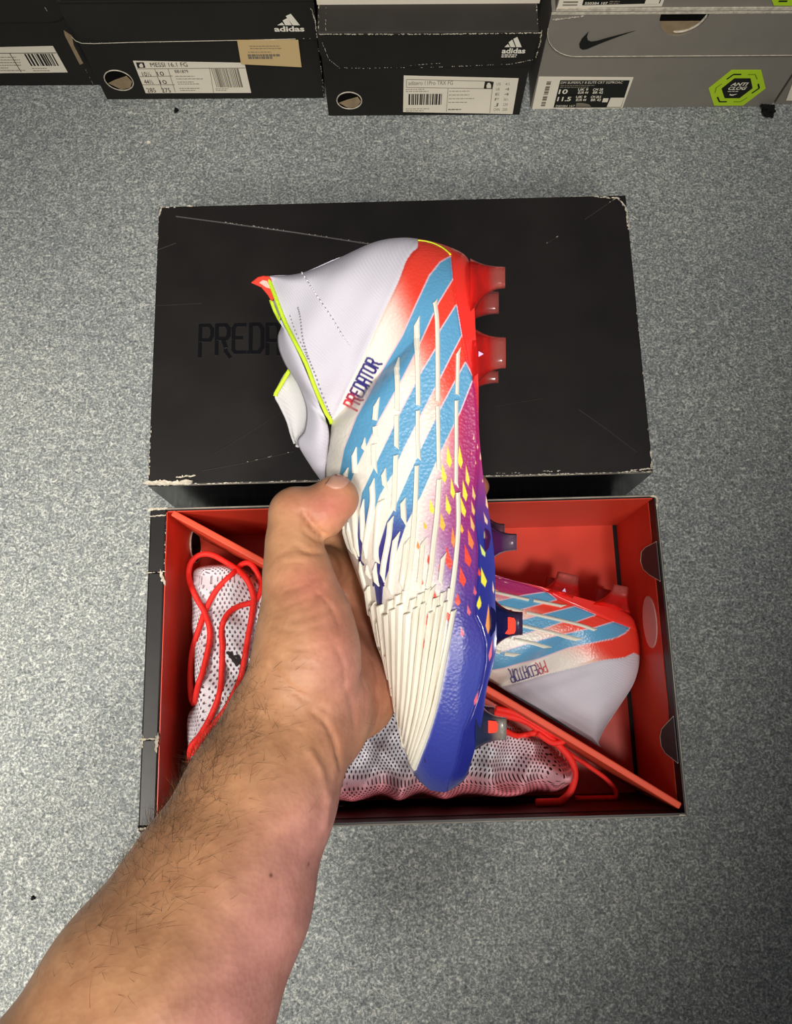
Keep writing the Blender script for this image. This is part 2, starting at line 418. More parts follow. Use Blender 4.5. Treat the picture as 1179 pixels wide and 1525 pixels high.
# lid, lying face up behind the box
LA, LG, LD, LH, LX, LW = 0.0211, 0.0172, 0.2211, 0.0951, -0.0015, BW/2+0.0022
lidp = b2w(LX, BD+LG, 0)
lid = empty('box_lid', lidp, (0, 0, LA))
tag(lid, 'scuffed black box lid lying face up behind the open box', 'lid')
MB().box((-LW, 0, LH-0.002), (LW, LD, LH)).build('lid_top', M_BLACK, lid, bevel=0.0012)
MB().box((-LW, 0, 0), (LW, 0.002, LH-0.002)).build('lid_front', M_BLACKG, lid)
MB().box((-LW, LD-0.002, 0), (LW, LD, LH-0.002)).build('lid_back', M_BLACK, lid)
MB().box((-LW, 0.002, 0), (-LW+0.002, LD-0.002, LH-0.002)).build('lid_side', M_BLACK, lid)
MB().box((LW-0.002, 0.002, 0), (LW, LD-0.002, LH-0.002)).build('lid_side', M_BLACK, lid)
def w2l(p):
    ca, sa = math.cos(LA), math.sin(LA); dx, dy = p[0]-lidp.x, p[1]-lidp.y
    return Vector((ca*dx+sa*dy, -sa*dx+ca*dy, p[2]))
def lpx(px, py, dz=0.0): p = w2l(on_z(px, py, LH)); return Vector((p.x, p.y, LH+dz))
rr = random.Random(11)
wm = MB()
E0 = 0.0003
fuzz(wm, [(-LW+0.0005, 0.002, LH), (-LW+0.03, 0.0015, LH)], 0.0030, 60, rr, 0.0010)
fuzz(wm, [(-LW+0.02, 0.006, LH), (-LW+0.034, 0.0065, LH)], 0.0014, 14, rr, 0.0008)
fuzz(wm, [(-LW+0.0006, 0.0, LH), (-LW+0.0008, 0.045, LH)], 0.0010, 24, rr)
fuzz(wm, [(-LW+0.03, 0.0005, LH), (0.05, 0.0005, LH), (LW, 0.0005, LH)], 0.0009, 210, rr)
fuzz(wm, [(0.06, 0.002, LH), (0.12, 0.003, LH)], 0.0009, 14, rr)
fuzz(wm, [(LW-0.02, 0.001, LH), (LW-0.001, 0.003, LH), (LW-0.0006, 0.016, LH)], 0.0013, 34, rr)
fuzz(wm, [(-LW+0.001, LD-0.007, LH), (-LW+0.002, LD-0.001, LH), (-LW+0.025, LD-0.0006, LH)], 0.0013, 34, rr)
fuzz(wm, [(-LW+0.02, LD-0.0004, LH), (LW-0.02, LD-0.0004, LH)], 0.0005, 60, rr)
fuzz(wm, [(LW-0.024, LD-0.001, LH), (LW-0.006, LD-0.003, LH), (LW-0.001, LD-0.012, LH), (LW-0.0006, LD-0.03, LH)], 0.0015, 46, rr)
fuzz(wm, [(-LW+0.0005, 0.14, LH), (-LW+0.0005, LD-0.01, LH)], 0.0006, 16, rr)
fuzz(wm, [(LW-0.0008, 0.03, LH), (LW-0.0008, 0.15, LH)], 0.0007, 5, rr)
tag(wm.build('worn_edge', M_WORN, lid), 'torn whitish card fibre along the lid edges', kind='stuff')
fe = MB(); fe.box((-LW+0.02, -0.0003, LH-0.0012), (LW, 0.0004, LH-0.0002)); fe.build('front_fold', mat('rubbed_fold', (120, 114, 104), 0.7, 0.3, noise=(50, 0.6)), lid)
# dents and creases pressed in the lid
cm = MB(); fm = MB()
M_CREASE = mat('card_crease', (52, 47, 45), 0.35, 0.5)
for pl, w, flecks in (([(262,322),(330,331),(440,346),(556,364)], 0.0007, 26), ([(300,701),(360,690),(438,672)], 0.0005, 8), ([(318,676),(370,645),(430,606)], 0.0004, 0),
                      ([(861,609),(905,640),(948,673)], 0.0005, 0), ([(870,327),(905,303),(916,296)], 0.0005, 3), ([(738,605),(808,593)], 0.0003, 0), ([(235,372),(262,362)], 0.0004, 0),
                      ([(232,455),(300,452)], 0.0003, 0), ([(236,600),(258,560)], 0.0003, 0), ([(814,362),(832,352)], 0.0003, 2)):
    P = [lpx(a, b) for a, b in pl]
    for a, b in zip(P[:-1], P[1:]):
        t = (b-a).normalized(); s = Vector((-t.y, t.x, 0))*w
        u = Vector((0, 0, 0.0005))
        cm.add([a-s, a+s, b+s, b-s, a+u, b+u], [(0, 1, 4), (1, 2, 5, 4), (2, 3, 5), (3, 0, 4, 5)])
    cm.build('crease', M_CREASE, lid); cm = MB()
    if flecks: fuzz(fm, P[len(P)//3:], 0.0006, flecks, rr, 0.0009)
if fm.v: tag(fm.build('crease_flecks', M_WORN, lid), 'pale flecks along a crease of the lid', kind='stuff')
# word pressed in gloss black on the lid
st, wl = word_strokes('PREDATOR', 0.83)
o0 = lpx(296, 526); o1 = lpx(412, 524); up1 = lpx(297, 485)
ex = (o1-o0)/(4.78*0.83-0.10); ey = (up1-o0)
lm = MB()
for i, a, b in st:
    A = o0+ex*a[0]+ey*a[1]; B = o0+ex*b[0]+ey*b[1]
    t = (B-A).normalized(); s = Vector((-t.y, t.x, 0))*0.0013; A = A-t*0.0009; B = B+t*0.0009; u = Vector((0, 0, 0.0005))
    k_ = len(lm.v)//8; u = Vector((0, 0, 0.0004+0.00005*(k_ % 13)))
    lm.add([A-s, A+s, B+s, B-s, A-s+u, A+s+u, B+s+u, B-s+u], [(4, 5, 6, 7), (0, 1, 5, 4), (1, 2, 6, 5), (2, 3, 7, 6), (3, 0, 4, 7)])
tag(lm.build('embossed_lettering', mat('gloss_black_letters', (12, 12, 15), 0.22, 0.6), lid), 'gloss black angular word on the matt black lid')

# ------------------------------------------------------------------ boxes along the back
class Face:
    """drawing on the front of a box: x to the right, z up, y = the face"""
    def __init__(s, y, origin): s.y = y; s.o = Vector(origin)
    def px(s, a, b): p = on_y(a, b, s.y); return (p.x-s.o.x, p.z)
    def fn(s, lift=0.0): return lambda a, b, t: (a, s.y-s.o.y-lift-t, b)
    def quad(s, mb, x0, z0, x1, z1, lift, th=0.0002):
        return mb.prism([(x0, z0), (x1, z0), (x1, z1), (x0, z1)], s.fn(lift), 0, th)
    def poly(s, mb, pts, lift, th=0.0002): return mb.prism(pts, s.fn(lift), 0, th)
    def text(s, mb, body, x, z, h, lift, width=None, off=0.0, shear=0.0):
        vs, fs = text_geo(body, 1.0, off, shear=shear)
        A = np.array(vs); x0 = A[:, 0].min(); w = A[:, 0].max()-x0
        sy = h/0.70; sx = (width/w) if width else sy
        mb.add([(x+(v[0]-x0)*sx, s.y-s.o.y-lift, z+v[1]*sy) for v in vs], fs)
        return mb
    def bars(s, mb, x0, z0, x1, z1, lift, rnd, n=22, vertical=True):
        c = 0; tot = (x1-x0) if vertical else (z1-z0); p = 0.0
        while p < tot*0.985:
            w = tot/n*(0.3+rnd.random()*0.9); g = tot/n*(0.25+rnd.random()*0.7)
            e = min(p+w, tot)
            if vertical: s.quad(mb, x0+p, z0, x0+e, z1, lift)
            else: s.quad(mb, x0, z0+p, x1, z0+e, lift)
            p = e+g
    def lines(s, mb, x0, z0, x1, z1, n, lift, rnd, t=0.0005):
        for i in range(n):
            z = z1-(z1-z0)*(i+0.5)/n; x = x0; L = (x1-x0)*(0.6+0.4*rnd.random())
            while x < x0+L:
                w = 0.001+0.0025*rnd.random(); s.quad(mb, x, z-t/2, min(x+w, x0+L), z+t/2, lift); x += w+0.0006

def rounded_flap(x0, x1, z0, z1, r_left, r_right, n=8):
    p = [(x1, z1), (x0, z1)]
    if r_left: p += [(x0+r_left*(1-math.cos(t)), z0+r_left*(1-math.sin(t))) for t in np.linspace(0, math.pi/2, n)]
    else: p += [(x0, z0)]
    if r_right: p += [(x1-r_right*(1-math.sin(t)), z0+r_right*(1-math.cos(t))) for t in np.linspace(0, math.pi/2, n)]
    else: p += [(x1, z0)]
    return p

def shoe_box(label, x0, x1, y, h, depth, flap_z, m, group, rl=0.02, rr_=0.006, z0=0.0, mt=None, notch=None, flap_top=None):
    o = empty('shoe_box', ((x0+x1)/2, y, z0)); tag(o, label, 'box', group)
    w = (x1-x0)/2
    MB().box((-w, 0, 0), (w, depth, h-0.003)).build('box_body', m, o, bevel=0.0008)
    MB().box((-w-0.001, -0.0016, h-0.003), (w+0.001, depth+0.001, h)).build('lid_top', mt or m, o, bevel=0.0008)
    fp = rounded_flap(-w-0.001, w+0.001, flap_z-z0, h-0.0032, rl, rr_)
    if notch:
        c, r, rz = notch; ft = h-0.0032
        arc = [(c+r*math.cos(t), ft-rz*math.sin(t)) for t in np.linspace(0, math.pi, 14)]
        fp = [fp[0]]+arc+fp[1:]
    f = MB().prism(fp[::-1], lambda a, b, t: (a, -0.0004-t, b), 0, 0.0014)
    f.build('lid_flap', m, o)
    return o, w
WL = 0.0022            # how far prints sit in front of the body face (over the flap)
GB = 'shoe boxes lined up behind the lid'

def adidas_logo(face, parent, pa, pb, base_px, word_px, m):
    """three slanted bars over the brand word, both traced on the face"""
    mb = MB()
    for quad_ in pa: face.poly(mb, [face.px(*q) for q in quad_], WL)
    (ax, az), (bx, bz) = face.px(*word_px[0]), face.px(*word_px[1])
    face.text(mb, 'adidas', ax, az, abs(face.px(*word_px[2])[1]-az), WL+0.0003, bx-ax, off=0.03)
    return mb.build('logo', m, parent)

# 0: cropped black box, far left
y = 0.5485
b0, w0 = shoe_box('black box cut by the left edge, white label at its right', -0.4750, -0.2700, y, 0.118, 0.32, 0.075, M_FADED, GB, rl=0.02, rr_=0.02)
f = Face(y, b0.location)
lab = MB(); P = [f.px(*p) for p in ((-60, 109), (101, 107), (79, 68), (-60, 71))]
f.poly(lab, P, 0.0003, 0.0003); tag(lab.build('label', M_LABEL, b0), 'white barcode label')
rl_ = random.Random(5); mb = MB()
a = f.px(48, 97); c = f.px(78, 79); f.bars(mb, a[0]-0.001, a[1], c[0], c[1], 0.0007, rl_, 15)
p1 = f.px(0, 78.5); p2 = f.px(84, 78); f.quad(mb, p1[0]-0.03, p1[1], p2[0], p1[1]+0.0004, 0.0007)
p3 = f.px(36, 106); f.quad(mb, p3[0]-0.003, p3[1], p3[0]-0.0025, p1[1], 0.0007)
mb.build('barcode', M_INK, b0)
mb = MB(); a = f.px(-40, 106); c = f.px(30, 82); f.lines(mb, a[0], a[1], c[0], c[1], 6, 0.0007, rl_); c2 = f.px(78, 98); f.lines(mb, f.px(50,105)[0], f.px(50,106)[1], f.px(74,104)[0], f.px(50,99)[1], 2, 0.0007, rl_)
tag(mb.build('fine_print', M_INKG, b0), kind='stuff')
mb = MB(); fuzz(mb, [Vector((f.px(66, 5)[0], -0.0022, f.px(66, 5)[1])), Vector((f.px(71, 13)[0], -0.0022, f.px(71, 13)[1]))], 0.0006, 8, rl_, 0.0004, (0, -1, 0)); WE = mb.build('worn_edge', M_WORN, b0); tag(WE, kind='stuff')

# 1: black box with two stickers
y = 0.5330
b1, w1 = shoe_box('black box with white label and tan sticker under its flap', -0.2665, -0.0640, y, 0.1115, 0.32, 0.0710, M_FADED, GB, rl=0.022, rr_=0.002)
f = Face(y, b1.location)
adidas_logo(f, b1, [[(412,34.5),(416,31),(424,34.5)][::-1] if False else [(413,34),(423.5,34),(420,30)], [(425,34),(434.5,34),(428,23.5),(421,27)], [(436,34),(446.5,34),(433,17),(425.5,20.5)]], None, None, [(409, 43), (453.5, 43), (409, 35.5)], M_WHITE)
lab = MB(); P = [f.px(*p) for p in ((217, 138), (374, 137.5), (364, 93), (198, 90))]; f.poly(lab, P, 0.0003, 0.0003); tag(lab.build('label', M_LABEL, b1), 'white size label')
mb = MB(); rl_ = random.Random(8)
def tpx(face, mb, body, pa, pb, ptop, lift=0.0008, off=0.0, shear=0.0):
    a = face.px(*pa); b = face.px(*pb); h = face.px(*ptop)[1]-a[1]
    face.text(mb, body, a[0], a[1], h, lift, b[0]-a[0], off, shear)
tpx(f, mb, 'MESSI 16.1 FG', (225, 98.5), (280, 98.5), (225, 92.2))
tpx(f, mb, '10½', (213, 112.5), (226, 112.5), (213, 106)); tpx(f, mb, '10', (235, 111.5), (245, 111.5), (235, 105.5))
tpx(f, mb, '44½', (216, 124), (229, 124), (216, 117.5)); tpx(f, mb, '10', (239, 124), (249, 124), (239, 118))
tpx(f, mb, '285', (220, 136.5), (233, 136.5), (220, 130)); tpx(f, mb, '275', (242, 136.5), (255, 136.5), (242, 130))
tpx(f, mb, 'BB1879', (261, 107.5), (281, 107.5), (261, 103))
mb.build('label_lettering', M_INK, b1)
mb = MB(); a = f.px(326, 129); c = f.px(359, 101); f.bars(mb, a[0]-0.002, a[1], c[0]-0.002, c[1], 0.0007, rl_, 24); 
def hline(face, mb, p, q, t=0.0004, lift=0.0007):
    a = face.px(*p); b = face.px(*q)
    d = Vector((b[0]-a[0], b[1]-a[1])).normalized(); n = Vector((-d.y, d.x))*t/2
    face.poly(mb, [(a[0]-n.x, a[1]-n.y), (b[0]-n.x, b[1]-n.y), (b[0]+n.x, b[1]+n.y), (a[0]+n.x, a[1]+n.y)], lift)
for p, q in (((204,101.5),(365,100)),((208,113),(257,112)),((212,125),(260,125)),((230,101),(243,136)),((250,101),(261,136)),((312,100),(318,137))): hline(f, mb, p, q)
mb.build('barcode', M_INKG, b1)
mb = MB(); f.lines(mb, f.px(264,121)[0], f.px(264,118.5)[1], f.px(303,112)[0], f.px(264,110.5)[1], 2, 0.0007, rl_); f.lines(mb, f.px(266,126)[0], f.px(266,125.5)[1], f.px(299,119)[0], f.px(266,119.5)[1], 2, 0.0007, rl_); f.lines(mb, f.px(269,136)[0], f.px(269,135)[1], f.px(298,130)[0], f.px(269,129)[1], 2, 0.0007, rl_); f.lines(mb, f.px(322,135)[0], f.px(322,135)[1], f.px(345,130)[0], f.px(322,130)[1], 2, 0.0007, rl_)
tag(mb.build('fine_print', M_INKG, b1), kind='stuff')
mb = MB(); f.poly(mb, [f.px(*p) for p in ((205,100),(216.5,99.5),(214,91.8),(202.5,92))], 0.0007); o = mb.build('label_mark', M_INK, b1)
mb = MB(); f.poly(mb, [f.px(*p) for p in ((208.5,98.5),(213,98.5),(213.5,96.5),(211.5,93),(208.5,93.5),(207,96))], 0.001); mb.build('mark_figure', M_LABEL, o)
lab = MB(); P = [f.px(*p) for p in ((359, 92), (449, 96.5), (444, 56), (353, 56))]; f.poly(lab, P, 0.0022, 0.0003); st1 = lab.build('sticker', M_TAN, b1); tag(st1, 'tan price sticker')
mb = MB(); f.lines(mb, f.px(370,83)[0], f.px(370,84)[1], f.px(428,76)[0], f.px(370,76.5)[1], 2, 0.0027, rl_, 0.0022); f.lines(mb, f.px(370,76)[0], f.px(370,75)[1], f.px(410,70)[0], f.px(370,72)[1], 1, 0.0027, rl_); f.lines(mb, f.px(372,67)[0], f.px(372,70)[1], f.px(440,60)[0], f.px(372,63)[1], 2, 0.0027, rl_); mb.build('fine_print', M_INKG, st1)
# finger hole, bottom left
def finger_hole(face, parent, c, rx, rz):
    ctr = face.px(*c); n = 26
    pl = lambda k: [(ctr[0]+rx*k*math.cos(2*math.pi*i/n), ctr[1]+rz*k*math.sin(2*math.pi*i/n)) for i in range(n)]
    mb = MB(); face.poly(mb, pl(1.0), 0.0, 0.0005); o = mb.build('finger_hole', M_HOLE, parent)
    mb = MB(); face.poly(mb, [(ctr[0]-rx*0.85, ctr[1]-rz*0.25), (ctr[0]-rx*0.1, ctr[1]-rz*0.92), (ctr[0]+rx*0.6, ctr[1]-rz*0.72), (ctr[0]+rx*0.92, ctr[1]-rz*0.1), (ctr[0]+rx*0.7, ctr[1]+rz*0.45), (ctr[0]-rx*0.2, ctr[1]+rz*0.1)], 0.0006, 0.0002); mb.build('shoe_paper', M_RAW, o)
    mb = MB(); mb.tube([(a, face.y-face.o.y-0.0006, b) for a, b in pl(1.0)+pl(1.0)[:1]], 0.0005, 5, False); mb.build('hole_rim', M_WORN, o)
finger_hole(f, b1, (177, 119), 0.0125, 0.0122)
# raw card showing where the left flap is torn, worn lines
mb = MB(); f.poly(mb, [f.px(*p) for p in ((95,44),(97,52),(119,95),(124,93),(110,66),(107,52))], 0.0006, 0.0004); tag(mb.build('raw_card_strip', M_RAW, b1), 'torn strip of raw brown card')
def fpath(face, pts, lift): return [Vector((face.px(*p)[0], face.y-face.o.y-lift, face.px(*p)[1])) for p in pts]
mb = MB(); mb.tube(fpath(f, ((107,52),(113,58),(122,61.5),(140,62),(200,60),(360,57),(440,55)), 0.0020), 0.0003, 4); fuzz(mb, fpath(f, ((120,61),(200,60),(300,58),(470,54)), 0.0020), 0.0005, 30, rl_, 0.0004, (0,-1,0)); fuzz(mb, fpath(f, ((463,8),(470,30),(472,54)), 0.002), 0.0010, 34, rl_, 0.0005, (0,-1,0)); fuzz(mb, fpath(f, ((472,56),(478,100),(482,145)), 0.0012), 0.0006, 16, rl_, 0.0004, (0,-1,0)); fuzz(mb, fpath(f, ((125,97),(150,146)), 0.001), 0.0006, 16, rl_, 0.0004, (0,-1,0))
WE = mb.build('worn_edge', M_WORN, b1); tag(WE, kind='stuff')

# 2: older black box with worn flap
y = 0.5140
b2, w2 = shoe_box('black box with scuffed white flap edge, label at its lower right', -0.0600, 0.1165, y, 0.0985, 0.32, 0.0615, M_FADED, GB, rl=0.018, rr_=0.008, mt=M_DARKTOP)
f = Face(y, b2.location)
adidas_logo(f, b2, [[(751,66.5),(759,66.5),(756,62)], [(760,66.5),(767,66.5),(762.5,55.5),(757,59.5)], [(768.5,66.5),(776.5,66.5),(770,51.5),(764,54.5)]], None, None, [(746.5, 75.5), (781.5, 74.5), (746.5, 68)], M_WHITE)
mb = MB(); f.lines(mb, f.px(746,82)[0], f.px(746,82.5)[1], f.px(781,79)[0], f.px(746,77)[1], 2, WL, rl_, 0.0009); mb.build('logo_caption', M_WHITE, b2)
lab = MB(); P = [f.px(*p) for p in ((600, 166), (763, 169), (772, 116), (601, 112))]; f.poly(lab, P, 0.0003, 0.0003); tag(lab.build('label', M_LABEL, b2), 'white size and barcode label')
mb = MB(); tpx(f, mb, 'adizero 11Pro TRX FG', (608, 125.5), (674, 125.5), (608, 119.5))
for i, (a_, b_) in enumerate((('US', '4½'), ('UK', '4'), ('E', '4'), ('F', '36½'), ('J', '230'), ('CHN', '230'))):
    zy = 126+i*7.6; xo = -i*0.9
    tpx(f, mb, a_, (739+xo, zy), (745+xo+(3 if len(a_) > 2 else 0), zy), (739+xo, zy-4), 0.0008); tpx(f, mb, b_, (752+xo, zy), (759+xo, zy), (752+xo, zy-4), 0.0008)
mb.build('label_lettering', M_INKG, b2)
mb = MB(); f.bars(mb, f.px(608,155)[0], f.px(608,155)[1], f.px(658,139)[0], f.px(608,139)[1], 0.0007, rl_, 24); mb.build('barcode', M_INK, b2)
mb = MB()
for p, q in (((605,129),(732,131)),((605,117),(732,120)),((605,117),(605,129)),((667,131),(664.5,165)),((734,120),(729,167))): hline(f, mb, p, q)
mb.build('label_rules', M_INKG, b2)
mb = MB(); f.lines(mb, f.px(604,136)[0], f.px(604,136.5)[1], f.px(640,130)[0], f.px(604,130.5)[1], 2, 0.0007, rl_); f.lines(mb, f.px(604,165)[0], f.px(604,165.5)[1], f.px(645,160)[0], f.px(604,159.5)[1], 2, 0.0007, rl_); f.lines(mb, f.px(667,154)[0], f.px(667,154)[1], f.px(716,132)[0], f.px(667,132)[1], 4, 0.0007, rl_); f.lines(mb, f.px(667,164)[0], f.px(667,164)[1], f.px(690,160)[0], f.px(667,160)[1], 1, 0.0007, rl_, 0.0012)
tag(mb.build('fine_print', M_INKG, b2), kind='stuff')
mb = MB(); f.poly(mb, [f.px(*p) for p in ((720,131),(733,131),(735,121),(722,120))], 0.0007); o = mb.build('label_mark', M_INK, b2)
mb = MB(); f.poly(mb, [f.px(*p) for p in ((724.5,129.5),(731,129.5),(731,125),(729,122),(726,122),(724,126))], 0.001); mb.build('mark_figure', M_LABEL, o)
finger_hole(f, b2, (520, 149), 0.0112, 0.0105)
mb = MB(); fuzz(mb, fpath(f, ((476,47),(640,47),(806,45)), 0.0024), 0.0008, 190, rl_, 0.0006, (0,-1,0)); fuzz(mb, fpath(f, ((480,60),(490,85),(505,97),(560,99)), 0.0022), 0.0005, 46, rl_, 0.0004, (0,-1,0)); fuzz(mb, fpath(f, ((505,98),(640,97),(760,92),(795,85)), 0.0022), 0.0005, 70, rl_, 0.0004, (0,-1,0)); fuzz(mb, fpath(f, ((610,94),(660,90)), 0.0022), 0.0005, 14, rl_, 0.0003, (0,-1,0)); fuzz(mb, fpath(f, ((806,42),(804,60),(797,83)), 0.0022), 0.0010, 30, rl_, 0.0005, (0,-1,0)); fuzz(mb, fpath(f, ((478,100),(487,170)), 0.001), 0.0005, 20, rl_, 0.0003, (0,-1,0))
WE = mb.build('worn_edge', M_WORN, b2); tag(WE, kind='stuff')
zt = 0.0985
mb = MB(); fuzz(mb, [Vector((w2, 0.0, zt)), Vector((w2, 0.04, zt))], 0.0008, 14, rl_, 0.0004); fuzz(mb, [Vector((-w2, 0.0, zt)), Vector((-w2, 0.05, zt))], 0.0008, 26, rl_, 0.0004); fuzz(mb, [Vector((-w2+0.006, 0.0, zt)), Vector((-w2+0.005, 0.05, zt))], 0.0006, 16, rl_, 0.0004); tag(mb.build('worn_lid_corner', M_WORN, b2), kind='stuff')
# box standing on 2, set back
yb = on_z(640, 4.5, 0.0985).y
b2u, w2u = shoe_box('dark box stacked on the scuffed black box, only its pale lower edge in view', -0.0615, 0.1190, yb, 0.10, 0.24, 0.1600, M_FADED, GB, z0=0.0985)
MB().box((-w2u, -0.0010, 0), (w2u, 0.0, 0.0045)).build('pale_lower_edge', M_LABEL, b2u)

# 3: grey box with tick, lime sticker
y = 0.5210
NB_X0, NB_X1 = 0.1268, 0.3500
nz = 0.0645
f = Face(y, (0.5*(NB_X0+NB_X1), y, 0))
nc = f.px(1019, 20); nr = (f.px(1056, 20)[0]-f.px(984, 20)[0])/2
b3, w3 = shoe_box('grey box with black tick and finger notch on its flap', NB_X0, NB_X1, y, 0.1110, 0.32, nz, M_GREY, GB, rl=0.030, rr_=0.0, notch=(nc[0], nr, 0.0225))
f = Face(y, b3.location)
sw = [(945.5,42),(920,51),(895,60.5),(882,66),(874,69.5),(867,70.5),(863,68),(862,62),(866,54),(876,43.5),(873.5,51),(875,56.5),(880,58.5),(888,57.5),(905,52.5)]
mb = MB(); f.poly(mb, [f.px(*p) for p in sw][::-1], WL); mb.build('tick_logo', M_INKB, b3)
# finger notch: dark inside with a pale curved edge
n_ = [(nc[0]+nr*1.05*math.cos(t), 0.1076-0.0238*math.sin(t)) for t in np.linspace(0, math.pi, 16)]
mb = MB(); f.poly(mb, n_[::-1], 0.0, 0.0003); o = mb.build('finger_notch', M_RAW, b3)
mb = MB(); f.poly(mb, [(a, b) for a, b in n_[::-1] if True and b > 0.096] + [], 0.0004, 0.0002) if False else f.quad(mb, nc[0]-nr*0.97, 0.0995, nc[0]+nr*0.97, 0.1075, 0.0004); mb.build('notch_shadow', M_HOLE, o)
mb = MB(); mb.tube([(nc[0]+nr*0.93*math.cos(t), -0.0009, 0.1072-0.0185*math.sin(t)) for t in np.linspace(0.05, 1.75, 14)], [0.0003]+[0.0009]*12+[0.0004], 6); mb.build('notch_edge', M_WORN, o)
lab = MB(); P = [f.px(*p) for p in ((792, 161.5), (926, 161.5), (943, 114.5), (802, 113.5))]; f.poly(lab, P, 0.0003, 0.0003); lb = lab.build('label', M_LABEL, b3); tag(lb, 'white and black size label')
mb = MB(); f.poly(mb, [f.px(*p) for p in ((824, 159), (924.5, 159), (937.5, 118.5), (834, 118.5))], 0.0007); mb.build('label_panel', M_INKB, b3)
mb = MB(); f.bars(mb, f.px(805,157)[0], f.px(805,157)[1], f.px(824,120)[0]-0.002, f.px(815,119)[1], 0.0007, rl_, 14, vertical=False); mb.build('barcode', M_INKG, b3)
mb = MB(); tpx(f, mb, 'DM SUPERFLY 8 ELITE CRT SGPROAC', (834.5, 123.3), (926, 123.3), (834.5, 119.8), 0.0011); tpx(f, mb, '10', (831, 138.2), (844, 138.2), (831, 131.6), 0.0011, 0.02); tpx(f, mb, '11.5', (829, 149), (849, 149), (829, 142.8), 0.0011, 0.02); tpx(f, mb, 'DJ0384 167', (827, 158), (855, 158), (827, 155), 0.0011)
for px_, py_, t_ in ((860,133.5,'UK 9'),(860,138,'EUR 44'),(882,133.5,'CM 28'),(882,138,'BR 42'),(857,144.5,'UK 9'),(857,149,'EUR 44'),(879,144.5,'CM 28.5'),(879,149,'BR 42')): tpx(f, mb, t_, (px_, py_), (px_+15, py_), (px_, py_-3.4), 0.0011, 0.02)
mb.build('label_lettering', M_LABEL, b3)
mb = MB(); f.lines(mb, f.px(833,130)[0], f.px(833,129.8)[1], f.px(888,124)[0], f.px(833,124.5)[1], 2, 0.0011, rl_, 0.0009); hline(f, mb, (831,140.5),(895,140)); mb.build('fine_print', M_INKG, b3)
mb = MB(); f.poly(mb, [f.px(*p) for p in ((903,157.8),(924,157.8),(929,144.2),(909,144.2))], 0.0010); f.poly(mb, [f.px(*p) for p in ((896,150.5),(904,150.5),(906,145),(898,145))], 0.0010); mb.build('label_patch', M_LABEL, b3)
mb = MB(); f.poly(mb, [f.px(*p) for p in ((857,157.5),(880,157.5),(877,154),(868,152),(858,152))], 0.0010); mb.build('label_shoe_drawing', M_INKG, b3)
# lime sticker
HX = lambda zx, zy: (1030+zx*149/1179, zy*190/1503)
mb = MB(); f.poly(mb, [f.px(*HX(*p)) for p in ((195,1035),(260,1238),(600,1238),(868,1035),(815,818),(465,818))], 0.0003, 0.0003); stk = mb.build('lime_sticker', M_LIME, b3); tag(stk, 'lime green six sided sticker')
mb = MB(); f.poly(mb, [f.px(*HX(*p)) for p in ((348,1035),(385,1147),(560,1147),(714,1030),(690,914),(500,914))], 0.0007)
for path in (((410,925),(490,868),(580,868)), ((780,980),(792,1030),(705,1090)), ((300,1135),(325,1190),(410,1190))):
    for a_, b_ in zip(path[:-1], path[1:]): hline(f, mb, HX(*a_), HX(*b_), 0.0013)
mb.build('sticker_panel', M_INKB, stk)
M_OLIVE = mat('olive_sticker_ink', (122, 150, 20), 0.5)
for path in (((660,868),(745,868),(768,925)), ((270,1085),(285,1025),(350,980)), ((490,1190),(570,1190),(650,1140))):
    mb = MB()
    for a_, b_ in zip(path[:-1], path[1:]): hline(f, mb, HX(*a_), HX(*b_), 0.0008)
    mb.build('sticker_bracket', M_OLIVE, stk)
mb = MB(); tpx(f, mb, 'ANTI', HX(450,998), HX(650,998), HX(450,962), 0.0011, 0.03, 0.2); tpx(f, mb, 'CLOG', HX(420,1046), HX(630,1046), HX(420,1010), 0.0011, 0.03, 0.2); f.lines(mb, f.px(*HX(415,1075))[0], f.px(*HX(415,1075))[1], f.px(*HX(600,1060))[0], f.px(*HX(415,1055))[1], 1, 0.0011, rl_, 0.0004)
f.poly(mb, [f.px(*HX(*p)) for p in ((440,1102),(455,1112),(480,1112),(530,1094),(475,1102),(455,1098),(450,1090))], 0.0011)
mb.build('sticker_lettering', M_LABEL, stk)
mb = MB(); mb.tube([Vector((a, -0.0022, b)) for a, b in [( -w3-0.001+0.030*(1-math.cos(t)), nz+0.030*(1-math.sin(t))) for t in np.linspace(0, math.pi/2, 10)]]+[Vector((w3, -0.0022, nz))], 0.00035, 4); mb.build('flap_edge', M_WORN, b3)
mb = MB(); mb.box((-w3-0.001, -0.0022, 0.1078), (w3+0.001, -0.0014, 0.1096)); fuzz(mb, fpath(f, ((822,26),(870,20)), 0.0022), 0.0012, 26, rl_, 0.0006, (0,-1,0)); WE = mb.build('worn_edge', M_WORN, b3); tag(WE, kind='stuff')
# 3b: grey box on top
f0y = y-0.001
b3u, w3u = shoe_box('grey box stacked on the tick box, label and lime sticker cut by the frame', NB_X0+0.002, NB_X1+0.004, f0y, 0.115, 0.32, 0.175, M_GREY, GB, z0=0.1112, rl=0.03, rr_=0.0)
f = Face(f0y, b3u.location); f.o.z = 0
def z_(p): return (p[0], p[1]-0.1112)
class FaceU(Face):
    def px(s, a, b): p = on_y(a, b, s.y); return (p.x-s.o.x, p.z-0.1112)
f = FaceU(f0y, b3u.location)
mb = MB(); f.poly(mb, [f.px(*p) for p in ((829, 11.5), (985, 8.5), (1000, -32), (842, -32))], 0.0003, 0.0003); tag(mb.build('label', M_LABEL, b3u), 'white and black size label')
mb = MB(); f.poly(mb, [f.px(*p) for p in ((866.5, 6.5), (982, 3.5), (996, -30), (876, -30))], 0.0007); mb.build('label_panel', M_INKB, b3u)
